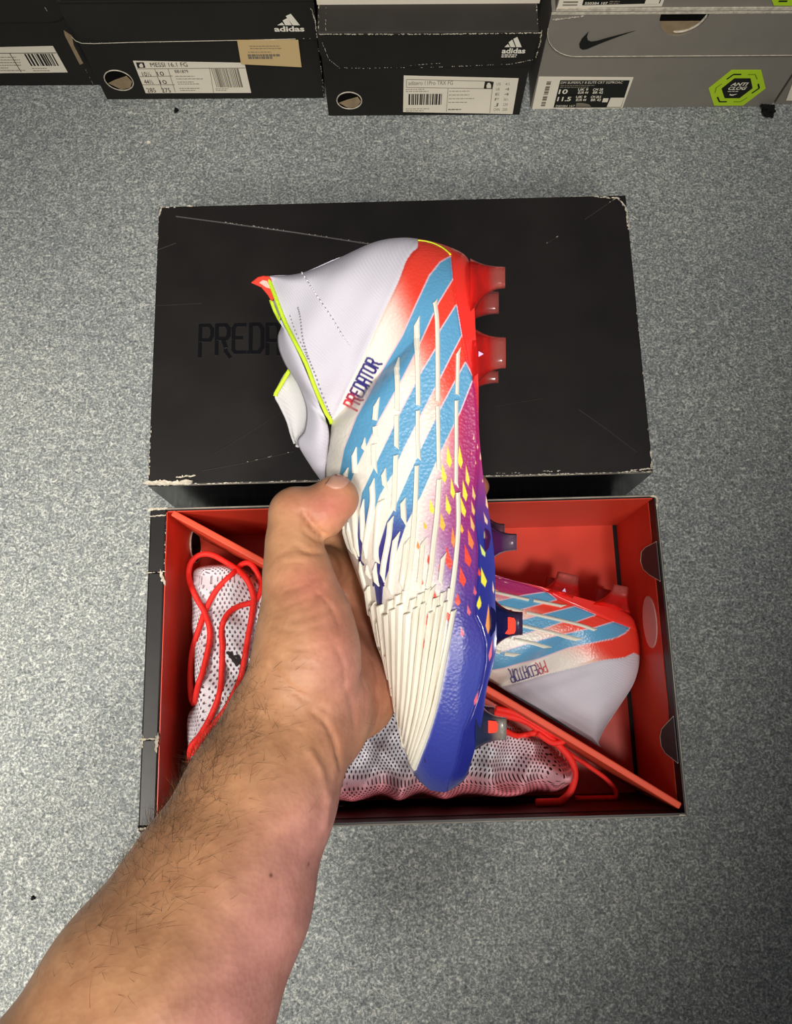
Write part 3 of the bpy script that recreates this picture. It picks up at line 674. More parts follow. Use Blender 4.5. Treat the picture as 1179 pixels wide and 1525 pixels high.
mb = MB(); tpx(f, mb, '550384 107', (870, 5.0), (904, 4.6), (870, 1.5), 0.0011, 0.02); f.poly(mb, [f.px(*p) for p in ((959,4.5),(980,4.0),(985,-9),(964,-9))], 0.0010); mb.build('label_lettering', M_LABEL, b3u)
mb = MB(); f.lines(mb, f.px(906,5)[0], f.px(906,5)[1], f.px(931,0)[0], f.px(906,-1)[1], 2, 0.0011, rl_, 0.0009); f.bars(mb, f.px(838,4)[0], f.px(838,7)[1], f.px(861,0)[0], f.px(838,-25)[1], 0.0007, rl_, 10, vertical=False); mb.build('fine_print', M_INKG, b3u)
mb = MB(); f.poly(mb, [f.px(*p) for p in ((1152,7.5),(1230,8),(1260,-18),(1240,-46),(1190,-46),(1142,-18))], 0.0003, 0.0003); tag(mb.build('lime_sticker', M_LIME, b3u), 'lime green six sided sticker')
mb = MB(); hline(f, mb, (1159,0.5), (1172,0.5), 0.0013); mb.build('sticker_bracket', M_INKB, b3u)
mb = MB(); mb.box((-w3u, -0.0012, -0.0003), (w3u, -0.0002, 0.0022)); mb.build('raw_lower_edge', M_WORN, b3u)
# 4: grey box cut by the right edge
y = 0.5235
b4, w4 = shoe_box('grey box cut by the right edge, corner of a white label showing', 0.3535, 0.5750, y, 0.111, 0.32, 0.0645, M_GREY, GB, rl=0.03, rr_=0.0)
f = Face(y, b4.location)
mb = MB(); f.poly(mb, [f.px(*p) for p in ((1170,149),(1300,149),(1320,100),(1188,100))], 0.0003, 0.0003); mb.build('label', M_LABEL, b4)
# box standing on 1 (its lower face just in frame)
b1u, w1u = shoe_box('black box stacked on the two sticker box, only its base in frame', -0.2640, -0.0660, 0.5310, 0.11, 0.32, 0.180, M_FADED, GB, z0=0.1117)

# lint on the carpet
def lint(px, py, r, label, m, seed):
    c = on_z(px, py, 0); g = RNG; n = 14
    bm = bmesh.new(); bmesh.ops.create_icosphere(bm, subdivisions=3, radius=r)
    rn = random.Random(seed)
    ph = [rn.random()*6 for _ in range(9)]
    for v in bm.verts:
        d = v.co.normalized(); k = 1+0.28*math.sin(3*d.x+ph[0])*math.cos(4*d.y+ph[1])+0.22*math.sin(7*d.y+ph[2]+3*d.z)+0.15*math.sin(11*d.x+ph[3]+5*d.y)+0.1*math.sin(17*d.z+ph[4]+13*d.x)
        v.co = d*r*k; v.co.z = v.co.z*0.55
    zmin = min(v.co.z for v in bm.verts)
    for v in bm.verts: v.co.z -= zmin
    me = bpy.data.meshes.new('lint'); bm.to_mesh(me); bm.free(); me.materials.append(m)
    o = bpy.data.objects.new('lint', me); link(o); o.location = (c.x, c.y, 0); tag(o, label, 'lint')
lint(1141, 170, 0.0062, 'black crumb of lint on the carpet below the grey boxes', M_LINT, 4)
lint(263, 166, 0.0020, 'tiny dark fleck on carpet before the two sticker box', M_LINT, 9)
lint(222, 213, 0.0016, 'tiny pale fleck on the upper left carpet', M_LABEL, 12)
lint(50, 1337, 0.0014, 'tiny dark fleck on the lower left carpet beside the arm', M_LINT, 15)
# ------------------------------------------------------------------ the boots
DB = 0.430                                   # distance of the held boot's mid-plane from the eye
def pz(px, py, z):
    """boot frame (x right, y up, z towards the eye; origin on the lens axis at DB) from traced outline numbers"""
    k = (DB-z)/CAM_F
    return np.stack([(np.asarray(px, float)-589.5)*k, -(np.asarray(py, float)-762.5)*k, np.asarray(z, float)+0*np.asarray(px, float)], -1)
S = DB/CAM_F
# stations: instep / collar edge point, sole / heel point, half width (px), collar edge half width, back roundness
STN = [
 ((399,413),(402,411),  6,  3,1.0), ((409,440),(449,406), 34, 20,1.0), ((423,477),(510,381), 54, 36,1.0), ((438,507),(574,358), 66, 44,1.0),
 ((456,542),(627,356.5), 76, 44,1.0), ((471,582),(674,370), 84, 36,1.0), ((484,612),(698,388), 90, 20,0.75), ((493,630),(705,430), 92, 4,0.25),
 ((490,660),(708,500), 92, 0,0.0), ((485,690),(712,570), 92, 0,0.0), ((487,725),(713,640), 93, 0,0.0), ((496,755),(719,708), 96, 0,0.0),
 ((508,780),(728,765),101, 0,0.0), ((518,821),(736,833),110, 0,0.0), ((531,857),(737,887),118, 0,0.0), ((553,915),(739,950),125, 0,0.0),
 ((568,964),(735,985),124, 0,0.0), ((579,1014),(725,1022),117, 0,0.0), ((591,1065),(717,1075),104, 0,0.0), ((602,1115),(706,1118), 84, 0,0.1),
 ((611,1143),(695,1154), 62, 0,0.4), ((622,1161),(682,1169), 42, 0,0.8), ((640,1177),(662,1180), 12, 0,1.0)]
KNIT = [(622,340),(622,367),(606,386),(591.6,422),(566.6,472),(538,536),(513,586),(494.5,631),(492,648),(484,687),(478,722),(440,740),(340,640),(340,360),(560,330)]
KNIT = KNIT[:1]+[tuple(p) for p in cr(KNIT[1:11], 60)]+KNIT[11:]
SOLE = [(676,340),(671,379),(674,413),(680,451),(688,498),(695.5,536),(703,559),(708,578),(711,610),(712.5,650),(711,700),(707,750),(706,766),(709,793),(712,819),(711,860),(708,895),(707,917),(715,934),(721,958),(721,984),(715,1018),(708,1042),(702,1061),(690.6,1089),(681,1136),(666,1177),(664,1200),(860,1200),(860,340)]
ST1 = [(672,382),(674.5,413),(652,450),(618,524),(596,567),(563,626),(531,695),(517,730),(503,745),(504,715),(512.6,669),(531,622),(561,567),(600,500),(620,454),(640,411),(656,391)]
ST2 = [(679.5,455),(687,498),(673,525),(656,559),(626.6,616),(598,673),(586,703),(566,736),(552,772),(540,800),(536,850),(531,820),(534,770),(539,734),(563.5,683),(596,616),(626.6,557),(649,520),(656,492)]
ST3 = [(693,541),(704,562),(684.6,612),(657,669),(626.6,738),(604,782),(590,823),(578,850),(570,875),(568,905),(562,905),(556,862),(559,832),(575.5,778),(586,760),(611,703.5),(626.6,669),(657,608),(676,572)]
DROPS = []      # (x0,y0,x1,y1,width,colour)
YE, YO, OR, RD, PK, PL, IN = (240,228,70), (244,190,60), (244,140,60), (244,78,58), (232,110,130), (236,196,160), (62,52,130)
def dz(l, ox, oy, s):
    for a, b, c, d, w, col in l: DROPS.append((ox+a*s, oy+b*s, ox+c*s, oy+d*s, w, col))
dz([(385,135,410,335,8.5,YE),(490,130,505,340,7.5,YE),(340,300,365,465,8.5,YE),(548,300,570,495,6.5,(245,220,90)),(418,415,440,605,7,YE),(520,430,550,630,7.5,YE),(605,485,625,615,5,(245,210,130)),
    (375,565,405,745,8.5,YE),(500,580,540,765,7.5,YE),(235,605,260,740,7.5,YE),(595,615,622,750,5,(245,200,120)),(330,725,352,885,8.5,YO),(508,820,516,905,5.5,YO),(585,740,620,890,6,(245,190,110)),(430,840,441,1030,6.5,OR),
    (565,860,605,1045,8.5,(244,130,70)),(180,800,200,870,5.5,YO),(125,970,135,1045,5,OR),(538,1000,580,1200,10.5,RD),(376,1010,412,1225,10,RD),(220,1080,226,1180,5,RD),(498,1190,530,1370,10.5,RD),(318,1170,322,1250,4,RD),
    (680,1200,715,1375,9,YE),(670,1000,715,1110,6,(214,228,120)),(705,885,722,960,5,(222,226,150)),(700,720,735,830,4.5,PL),(720,570,738,690,4.5,PL),(620,1360,632,1450,5.5,PK),(268,1370,276,1520,8,RD),(668,1450,662,1540,7,YE),(475,1425,478,1540,9,RD),
    (617,40,617,90,2.4,PL),(648,120,652,168,2.6,PL),(597,185,599,222,2.2,PK),(672,195,676,270,2.6,PL),(633,270,635,303,2.4,PL),(690,430,695,460,2,PL),(165,1290,170,1355,4,RD),(75,1195,78,1230,3,RD),(660,1205,668,1280,4.5,RD),(780,1320,790,1430,3,PL)], 600, 640, 0.1706)
dz([(668,108,700,268,8,RD),(836,108,852,198,6,PK),(930,38,924,148,7,YE),(1002,105,998,345,8,(245,160,90)),(512,178,530,302,8,RD),(618,268,618,388,5.5,RD),(785,285,798,368,6.5,PK),(487,372,490,468,6.5,RD),
    (572,455,580,582,5,(236,96,88)),(454,553,455,622,4,(92,52,118)),(536,630,546,748,4.5,IN),(424,712,427,760,2.2,IN),(505,798,515,868,3,IN),(402,850,408,908,2.4,IN),(1032,388,1008,562,5,PK),(925,798,890,915,5,PK),(330,865,334,900,1.6,IN)], 540, 880, 0.1866)
dz([(403,50,407,115,2.4,IN),(294,98,301,156,2.2,IN),(295,440,301,476,2.2,IN),(380,570,396,630,2.0,(30,26,80))], 560, 1020, 0.1866)

def paint(X, Y, word):
    """print of the upper: flat colours and fades laid out along the boot"""
    n = X.shape; C = np.zeros(n+(3,)); 
    def lay(mask, rgb):
        m = np.clip(mask, 0, 1)[..., None]; C[:] = C*(1-m)+np.asarray(rgb, float)*m
    C[:] = (238, 231, 219)
    speck = np.sin(X*2.1+3*np.sin(Y*1.7))*np.sin(Y*2.3+2*np.sin(X*1.3))
    e = Y-2.5*(X-600)
    lay(1-sstep(400, 590, e+speck*7), (240, 176, 162))
    lay(1-sstep(375, 505, e+speck*9), (238, 66, 50))
    # magenta to violet to blue
    lx = np.interp(Y, [520,560,620,680,740,800,860,920,980,1040,1100,1145,1180], [694,689,672,652,630,622,640,664,664,652,634,616,600])
    soft = np.interp(Y, [520,600,700,800,880,930], [6,14,60,70,50,8])
    m = sstep(-0.15, 1.0, (X-lx)/soft+speck*0.10)
    yy = np.interp(Y, [560,700,790,850,920,1000,1100,1180], np.arange(8))
    pal = np.array([(178,42,98),(162,40,110),(148,48,126),(112,54,140),(70,62,152),(68,78,166),(54,64,156),(44,54,140)], float)
    i = np.clip(yy.astype(int), 0, 6); f = (yy-i)[..., None]; base = pal[i]*(1-f)+pal[i+1]*f
    C[:] = C*(1-m[..., None])+base*m[..., None]
    lay((1-sstep(6, 10, (X-lx)))*sstep(5, 40, (lx-X)*0+40)*0, (0, 0, 0))
    for P in (ST1, ST2, ST3):
        box_ = (X > min(p[0] for p in P)-4) & (X < max(p[0] for p in P)+4) & (Y > min(p[1] for p in P)-4) & (Y < max(p[1] for p in P)+4)
        x, y = X[box_], Y[box_]
        d = polydist(x, y, P); ins = inpoly(x, y, P); sd = np.where(ins, -d, d)
        t = sstep(735, 815, y)[:, None]
        cc = np.array((94,160,200.))*(1-t)+np.array((58,56,136.))*t
        c = C[box_]
        ed = np.clip(2.6-sd, 0, 1)[:, None]*(1-sstep(600, 720, y)[:, None])
        c = c*(1-ed)+np.array((236,196,208.))*ed
        k = np.clip(0.6-sd, 0, 1)[:, None]; C[box_] = c*(1-k)+cc*k
    for x0, y0, x1, y1, w, col in DROPS:
        L = math.hypot(x1-x0, y1-y0); ux, uy = (x1-x0)/L, (y1-y0)/L
        P = [(x0, y0), (x0+ux*L*0.72-uy*w/2, y0+uy*L*0.72+ux*w/2), (x1, y1), (x0+ux*L*0.72+uy*w/2, y0+uy*L*0.72-ux*w/2)]
        b = (X > min(x0, x1)-w) & (X < max(x0, x1)+w) & (Y > y0-2) & (Y < y1+2)
        if not b.any(): continue
        x, y = X[b], Y[b]; d = polydist(x, y, P); sd = np.where(inpoly(x, y, P), -d, d)
        k = np.clip(0.5-sd, 0, 1)[:, None]; C[b] = C[b]*(1-k)+np.asarray(col, float)*k
    # dark cracks between the rubber strips near the instep
    for a_, b_ in (((529,826),(541,841)),((555,855),(571,872)),((566,846),(566,925)),((556,848),(556,872))):
        b = (X > a_[0]-6) & (X < b_[0]+6) & (Y > a_[1]-6) & (Y < b_[1]+6)
        k = np.clip(1.9-segdist(X[b], Y[b], a_, b_), 0, 1)[:, None]; C[b] = C[b]*(1-k)+np.array((44,36,96.))*k
    if word:
        o, ex, ey = word; st, wl = word_strokes('PREDATOR', 0.82)
        ex = np.asarray(ex)/wl; ey = np.asarray(ey)
        b = (X > 500) & (X < 580) & (Y > 520) & (Y < 625); x, y = X[b], Y[b]
        for i, a, c in st:
            A = np.asarray(o)+ex*a[0]+ey*a[1]; B = np.asarray(o)+ex*c[0]+ey*c[1]
            t = min(max((i-0.4)/2.2, 0), 1); col = np.array((206,56,66.))*(1-t)+np.array((40,34,112.))*t
            k = np.clip((2.05 if word[1][0] > 0 else 1.6)-segdist(x, y, A, B), 0, 1)[:, None]; c_ = C[b]; C[b] = c_*(1-k)+col*k
    return C

def paint_sole(X, Y):
    C = np.zeros(X.shape+(3,))
    yy = np.interp(Y, [360,560,600,640,700,760,800,1180], np.arange(8))
    pal = np.array([(240,58,46),(240,50,46),(214,48,74),(186,48,108),(160,46,118),(96,48,130),(44,50,142),(34,40,128)], float)
    i = np.clip(yy.astype(int), 0, 6); f = (yy-i)[..., None]; C = pal[i]*(1-f)+pal[i+1]*f
    for x0, y0, x1, y1, w, col in DROPS:
        L = math.hypot(x1-x0, y1-y0); ux, uy = (x1-x0)/L, (y1-y0)/L
        P = [(x0, y0), (x0+ux*L*0.72-uy*w/2, y0+uy*L*0.72+ux*w/2), (x1, y1), (x0+ux*L*0.72+uy*w/2, y0+uy*L*0.72-ux*w/2)]
        b = (X > min(x0, x1)-w) & (X < max(x0, x1)+w) & (Y > y0-2) & (Y < y1+2)
        if not b.any(): continue
        x, y = X[b], Y[b]; sd = np.where(inpoly(x, y, P), -1, 1)*polydist(x, y, P)
        k = np.clip(0.5-sd, 0, 1)[:, None]; C[b] = C[b]*(1-k)+np.asarray(col, float)*k
    return C

M_UPPER = vcol_mat('printed_upper', 0.34, 0.55, bump=(600, 0.27, 0.0006), kind='vor')
M_KNIT = vcol_mat('white_knit', 0.92, 0.15, bump=(300, 0.20, 0.0005), kind='wave')
M_SOLE = vcol_mat('glossy_sole', 0.22, 0.5, coat=0.3)
M_STUD = vcol_mat('clear_stud_plastic', 0.16, 0.4, trans=0.7)

def shell(ns, nn, nf):
    """grid of the whole boot skin: ns stations, nn points on the near side, nf on the far side; traced coords and z"""
    A = np.array([[*s[0], *s[1], *s[2:]] for s in STN], float)
    # denser stations where they lie far apart
    seg = np.r_[0, np.cumsum(np.maximum(np.hypot(*(A[1:, :2]-A[:-1, :2]).T), np.hypot(*(A[1:, 2:4]-A[:-1, 2:4]).T)))]
    u = np.interp(np.linspace(0, seg[-1], ns), seg, np.arange(len(A)))
    n0 = cr(A, 4001); u4 = np.linspace(0, len(A)-1, 4001)
    B = np.stack([np.interp(u, u4, n0[:, k]) for k in range(7)], 1)
    L, R, w, w0, rb = B[:, None, 0:2], B[:, None, 2:4], np.maximum(B[:, 4:5], 1), np.clip(B[:, 5:6], 0, None), np.clip(B[:, 6:7], 0, 1)
    def prof(q):
        a = np.clip(q/0.60, 0, 1); rise = np.sqrt(np.clip(1-(1-a)**2.3, 0, 1))
        o = np.clip(w0/w, 0, 1); ops = sstep(0, 6, w0); front = rise*(1-ops)+(o+(1-o)*sstep(0, 0.75, q))*ops
        c = np.clip((q-0.50)/0.50, 0, 1); back = np.sqrt(np.clip(1-c**2.4, 0, 1))
        fl = 1-0.10*sstep(0.7, 1, q)
        return front*(back*rb+fl*(1-rb))
    qn = 0.5-0.5*np.cos(np.linspace(0, math.pi, nn)); qn = 0.55*qn+0.45*np.linspace(0, 1, nn); q = qn[None, :]
    Pn = L*(1-q[..., None])+R*q[..., None]; zn = w*prof(q)*S
    nb = 12; tb = np.linspace(1, -1, nb+2)[1:-1][None, :]
    Pb = np.repeat(R, nb, 1); zb = w*prof(np.ones((1, 1)))*tb*S
    qf = (0.5-0.5*np.cos(np.linspace(math.pi, 0, nf)))[None, :]
    Pf = L*(1-qf[..., None])+R*qf[..., None]; zf = -w*prof(qf)*S
    P = np.concatenate([Pn, Pb, Pf], 1); z = np.concatenate([zn, zb, zf], 1)
    k = (DB-np.abs(z))/CAM_F
    V = np.stack([(P[..., 0]-589.5)*k, -(P[..., 1]-762.5)*k, z], -1)
    # small cloth folds in the knit collar
    X, Y = P[..., 0], P[..., 1]
    soft = inpoly(X, Y, KNIT)*sstep(0, 25, polydist(X, Y, KNIT[1:61], False))
    V[..., 2] += soft*np.sign(z+1e-9)*0.0016*(np.sin(X*0.035+Y*0.02)+0.6*np.sin(X*0.02-Y*0.05+1.0)+0.35*np.sin(0.09*X+0.06*Y))
    # groove where the sole plate meets the upper, rolled edge under the knit
    g = np.exp(-(polydist(X, Y, SOLE[1:27], False)/2.2)**2); V[..., 2] -= np.sign(z)*g*0.0008
    sgn = np.where(inpoly(X, Y, SOLE), 1.0, 0.0); V[..., 2] += np.sign(z)*sgn*0.0006*(z > 0)
    g = np.exp(-(polydist(X, Y, KNIT[1:61], False)/3.0)**2); V[..., 2] -= np.sign(z)*g*0.0007
    return V, P, z, nn

def grid_faces(a, b):
    i = np.arange(a*b).reshape(a, b)
    return np.stack([i[:-1, :-1], i[:-1, 1:], i[1:, 1:], i[1:, :-1]], -1)

def make_boot(root, mirror, ns, nn, nf, warp=None):
    sx = -1.0 if mirror else 1.0
    V, P, z, nn = shell(ns, nn, nf)
    X, Y = P[..., 0], P[..., 1]
    col = np.zeros(V.shape)
    if mirror: word = ((563.5, 541.5), (-36, 70), (-18, -10.5))
    else: word = ((529, 611), (37, -71.5), (-17.5, -9.5))
    near = z >= 0
    knit = inpoly(X, Y, KNIT); sole = inpoly(X, Y, SOLE) | ((np.arange(V.shape[1])[None, :] >= nn) & (np.arange(V.shape[1])[None, :] < nn+12) & (Y > 378) & ~knit)
    cn = paint(X, Y, word); cf = paint(X[:, nn:], Y[:, nn:], None); cn[:, nn:] = cf
    cs = paint_sole(X, Y); col = np.where(sole[..., None], cs, cn)
    col[knit] = (208, 204, 214)
    sel = lambda V_: V_*np.array([sx, 1, 1])
    Vw = sel(V)
    if warp is not None: Vw = warp(Vw.reshape(-1, 3))
    F = grid_faces(*X.shape)
    def fcls(m): return (m[:-1, :-1].astype(int)+m[:-1, 1:]+m[1:, 1:]+m[1:, :-1]) >= 2
    fk = fcls(knit); fs = fcls(sole) & ~fk; fu = ~fk & ~fs
    out = {}
    for name, m, mt in (('upper', fu, M_UPPER), ('knit_collar', fk, M_KNIT), ('outsole', fs, M_SOLE)):
        ff = F[m]; 
        if sx > 0: ff = ff[:, ::-1]
        idx = np.unique(ff); rm = np.zeros(X.size, np.int64); rm[idx] = np.arange(len(idx))
        out[name] = mesh_np(name, Vw.reshape(-1, 3)[idx], rm[ff], mt, lin(col.reshape(-1, 3)[idx]), True, root)
    # coarse copy for laying things on the near skin
    st = max(1, ns//260); st2 = max(1, nn//110)
    ii = np.arange(0, ns, st); jj = np.unique(np.r_[np.arange(0, nn, st2), nn-1])
    Vc = V[np.ix_(ii, jj)]; bv = BVHTree.FromPolygons([tuple(v) for v in Vc.reshape(-1, 3)], [tuple(f) for f in grid_faces(len(ii), len(jj)).reshape(-1, 4).tolist()])
    eye = Vector((0, 0, DB))
    def onskin(px, py):
        d = Vector(pz(px, py, 0.0))-eye; d.normalize()
        h, n, _, _ = bv.ray_cast(eye, d)
        if h is None:
            h, n, _, _ = bv.find_nearest(Vector(pz(px, py, 0.0)))
        if n.z < 0: n = -n
        return h, n
    fix = lambda v: Vector((v[0]*sx, v[1], v[2]))
    wp = (lambda vs: [tuple(r) for r in warp(np.array([fix(v) for v in vs]))]) if warp is not None else (lambda vs: [tuple(fix(v)) for v in vs])
    # rubber strips
    def strip(path, width, height, taper0, taper1, name='rubber_strip', m=M_FIN, parent=None, both=False):
        ln = sum(math.dist(a, b) for a, b in zip(path[:-1], path[1:]))
        P_ = cr(np.array(path, float), 200) if len(path) > 2 else np.array([np.array(path[0])*(1-t)+np.array(path[1])*t for t in np.linspace(0, 1, 200)])
        cut = [0, taper0*0.5, taper0]+list(np.linspace(taper0, ln-taper1, max(2, int((ln-taper0-taper1)/9)+1))[1:-1])+[ln-taper1, ln-taper1*0.5, ln]
        cut = np.array(cut); n = len(cut)
        pts = np.stack([np.interp(cut/ln, np.linspace(0, 1, 200), P_[:, k]) for k in range(2)], 1)
        vs = []; fs = []
        for i in range(n):
            h, nr = onskin(*pts[i]); a = pts[max(i-1, 0)]; b = pts[min(i+1, n-1)]
            h2, _ = onskin(*b); h1, _ = onskin(*a); t = (h2-h1)
            t = t.normalized() if t.length > 1e-7 else Vector((0, 1, 0))
            s = nr.cross(t).normalized()
            if s.x < 0: s = -s
            k = min(1.0, cut[i]/max(taper0, 0.01), (ln-cut[i])/max(taper1, 0.01)); k = max(k, 0.06)
            w = width*S*0.47; hh = height*(0.45+0.55*k)
            if both: lo_, hi_ = -w*k, w*k
            else: lo_, hi_ = w-2*w*k, w
            c_ = h+s*((lo_+hi_)/2); w = (hi_-lo_)/2
            vs += [c_-s*w-nr*0.0008, c_-s*w*0.94+nr*hh*0.95, c_-s*w*0.25+nr*hh, c_+s*w*0.45+nr*hh*0.62, c_+s*w-nr*0.0008]
        for i in range(n-1):
            for j in range(4): a = i*5+j; fs.append((a, a+1, a+6, a+5))
            a = i*5; fs.append((a+4, a, a+5, a+9))
        e = (n-1)*5; fs += [(0, 1, 2, 3, 4), (e+4, e+3, e+2, e+1, e)]
        return MB().add(wp(vs), fs).build(name, m, parent or root)
    FINS = [
     ([(647,446),(651,478),(652,540),(652,599)],8.5,12,0), ([(652,604),(653,660),(654,703)],8,0,6), ([(654.5,713),(651,768),(646,811),(642,850),(636,886)],9,0,14),
     ([(621,471),(622.5,540),(623,605)],8.5,14,0), ([(622.5,611),(622.5,650),(624,687)],7.5,0,6), ([(621,693),(619.5,740),(616,800),(611,850),(604,892)],8,0,14),
     ([(592,535),(592.5,575),(592,613)],8,14,0), ([(591.5,618),(591,645),(591,670)],8,0,6), ([(590,677),(589,720),(588,745),(586,762)],8,0,8),
     ([(562,592),(560.5,612),(559,627)],8,12,0), ([(559.5,634),(560,645),(561,652)],8,0,4), ([(557.5,661),(558,685),(559,706)],8,0,14),
     ([(682,517),(681.5,550),(680.5,589)],8,12,0), ([(679.5,596),(679.5,660),(679,727)],8,0,8), ([(682,733),(682.5,785),(678,842),(671.5,893),(667,915)],9,0,10),
     ([(541,652),(542.5,664),(543.5,675)],7,12,8), ([(528,666),(529,685),(529.5,706)],8,14,0), ([(516.6,696),(516,705),(515.5,714)],7,10,0), ([(571,697),(573,715),(575,731)],8,10,10),
     ([(554,712),(556,745),(552,772),(546,806),(543,830)],8.5,12,20), ([(582.5,768),(580,800),(573,838),(570,866)],8.5,12,14), ([(600,741),(601.5,762),(602,786)],9,10,14),
     ([(592,791),(587,825),(583.5,860),(581,884)],8.5,14,12), ([(539,743),(541,780),(542,816)],8,18,14), ([(517,778),(524,806),(532,833)],8,12,16), ([(511,782),(518,806),(526,826)],7,10,14),
     ([(527,740),(529.5,785),(533.5,828)],8,18,14), ([(566,743),(563.5,780),(561,822),(563,840)],8.5,16,12), ([(545,842),(548,852),(551,862)],7,10,8), ([(558,838),(560,856),(563,873)],7.5,12,8), ([(535,836),(543,868),(552,898)],8,14,0),
     ([(661,822),(658,850),(655,872)],8,10,8), ([(631,800),(628,840),(624,880)],8,12,12), ([(607,800),(603,840),(598,878)],8,12,10), ([(646,870),(641,895),(634,910)],7,8,10),
     ([(570,742),(567,752),(560,775)],9,14,10)]
    for pth, w, a, b in FINS: strip(pth, w, 0.0016, a or 1.5, b or 1.5)
    Lc = cr([(553,902),(561,935),(569,964),(575,990),(580,1014),(586,1040),(592,1065),(598,1092),(604,1115),(609,1132),(613,1143)], 61); Rn = cr([(676,900),(668,945),(659,992),(646,1057),(631,1105),(617,1143)], 61)
    nr_ = 12
    for k in range(nr_):
        f = k/(nr_-1); st_ = np.array([556+f*120, 905-8*math.sin(k*2.1)-6*f]); en = Lc[min(60, int(60*(0.30+0.70*f**0.75)))]+np.array([4.5, 0])
        u_ = (Rn[:, 1]-Rn[0, 1])/(Rn[-1, 1]-Rn[0, 1]); bow = (Rn[:, 0]-Rn[0, 0])/(Rn[-1, 0]-Rn[0, 0])-u_
        dx, dy = en-st_
        pth = [tuple(st_+np.array([dx*(u_[t]+bow[t]), dy*u_[t]])) for t in range(0, 61, 6)]
        strip(pth, (14.0 if f < 0.5 else 8.8), 0.0026, 6, 5)
        if 1 < k < nr_-1:
            strip([(st_[0]+6, st_[1]-20), (st_[0]+5, st_[1]-8), (st_[0]+3, st_[1]+6)], 9, 0.0020, 5, 5)
    # staggered short strips along the instep edge
    for k, (x, y) in enumerate([(546,893),(555,916),(563,940),(570,965),(576,990),(581,1014),(586,1038),(592,1064),(597,1089)]):
        strip([(x+2.5, y-22), (x+5, y), (x+8.5, y+24)], 9, 0.0026, 10, 3)
    # studs ---------------------------------------------------------------
    def stud(base, tip, zb, zt, ctop, cbase, core=None, name='stud'):
        """base, tip: (px, py0, py1); zb, zt: z ranges"""
        rings = []; N = 20; nrg = 9
        for i in range(nrg):
            t = i/(nrg-1); e = 1-(1-t)**2.6
            x = base[0]+(tip[0]-base[0])*t
            y0 = base[1]+(tip[1]-base[1])*e; y1 = base[2]+(tip[2]-base[2])*e
            za = zb[0]+(zt[0]-zb[0])*e; zc = zb[1]+(zt[1]-zb[1])*e
            ring = []
            for k in range(N):
                w = 2*math.pi*(k+0.5)/N; c, s = math.cos(w), math.sin(w); p = 2.0+2.4*e
                c = math.copysign(abs(c)**(2/p), c); s = math.copysign(abs(s)**(2/p), s)
                ring.append(pz(x, (y0+y1)/2+(y1-y0)/2*c, (za+zc)/2+(zc-za)/2*s))
            rings.append(ring)
        vs = [v for r in rings for v in r]; fs = []
        for i in range(nrg-1):
            for k in range(N): fs.append((i*N+k, i*N+(k+1) % N, (i+1)*N+(k+1) % N, (i+1)*N+k))
        b = (nrg-1)*N; vs.append(np.mean(rings[-1], 0)); 
        for k in range(N): fs.append((b+k, b+(k+1) % N, nrg*N))
        cols = np.array([np.asarray(cbase)*(1-sstep(0.45, 0.72, i/(nrg-1)))+np.asarray(ctop)*sstep(0.45, 0.72, i/(nrg-1)) for i in range(nrg) for _ in range(N)]+[ctop])
        vs = wp([Vector(v) for v in vs])
        o = MB().add(vs, fs).build(name, M_STUD, root)
        for p in o.data.polygons: p.use_smooth = len(p.vertices) == 4
        at = o.data.color_attributes.new('Col', 'FLOAT_COLOR', 'POINT'); c4 = np.ones((len(vs), 4), np.float32); c4[:, :3] = lin(cols); at.data.foreach_set('color', c4.ravel())
        if core:
            x0, x1, y0, y1, zc, zd = core
            mb = MB(); n = 10; ring = [(math.copysign(abs(math.cos(w))**0.5, math.cos(w)), math.copysign(abs(math.sin(w))**0.5, math.sin(w))) for w in [2*math.pi*(i+0.5)/n for i in range(n)]]
            P0 = [pz((x0+x1)/2+(x1-x0)/2*c, (y0+y1)/2+(y1-y0)/2*s, zd) for c, s in ring]; P1 = [pz((x0+x1)/2+(x1-x0)/2*c, (y0+y1)/2+(y1-y0)/2*s, zc) for c, s in ring]
            vs = wp([Vector(v) for v in P0+P1]); mb.add(vs, [tuple(range(n)), tuple(range(n, 2*n))]+[(i, (i+1) % n, n+(i+1) % n, n+i) for i in range(n)])
            tag(mb.build('stud_core', M_CORE, o, smooth=False), 'orange core of the clear stud')
        return o
    RED, CLR, NAV, SMK = (242,50,44), (226,120,110), (40,44,120), (120,104,128)
    stud((700,384,478), (752,397,430), (-0.001,0.034), (0.010,0.029), CLR, RED)
    stud((694,396,486), (742.5,434,468), (-0.036,-0.006), (-0.030,-0.011), (210,110,104), RED)
    stud((703,486,584), (753,502,549), (0.000,0.034), (0.010,0.029), CLR, RED)
    stud((700,500,586), (742,552,571), (-0.036,-0.006), (-0.030,-0.010), (206,104,98), RED)
    stud((722,770,846), (769,795,820), (0.004,0.038), (0.013,0.031), (136,112,140), (120,46,120))
    stud((716,752,820), (751,780,802), (-0.038,-0.008), (-0.031,-0.014), (142,104,128), (120,46,120))
    stud((730,884,974), (778,911,946), (0.004,0.044), (0.014,0.036), (86,72,116), NAV, (748,768,919,945,0.037,0.018))
    stud((726,880,965), (762,908,940), (-0.044,-0.010), (-0.036,-0.016), (86,72,116), NAV)
    stud((708,1036,1118), (754,1068,1102), (-0.001,0.036), (0.008,0.028), (196,196,184), (72,84,122), (718,741,1073,1092,0.030,0.012))
    stud((704,1034,1112), (736,1052,1078), (-0.036,-0.008), (-0.030,-0.012), (150,90,96), NAV)
    h, n = onskin(716.5, 527); 
    tri = [(712.5,523),(720,527),(712.5,531.5)]; zt_ = 0.0335
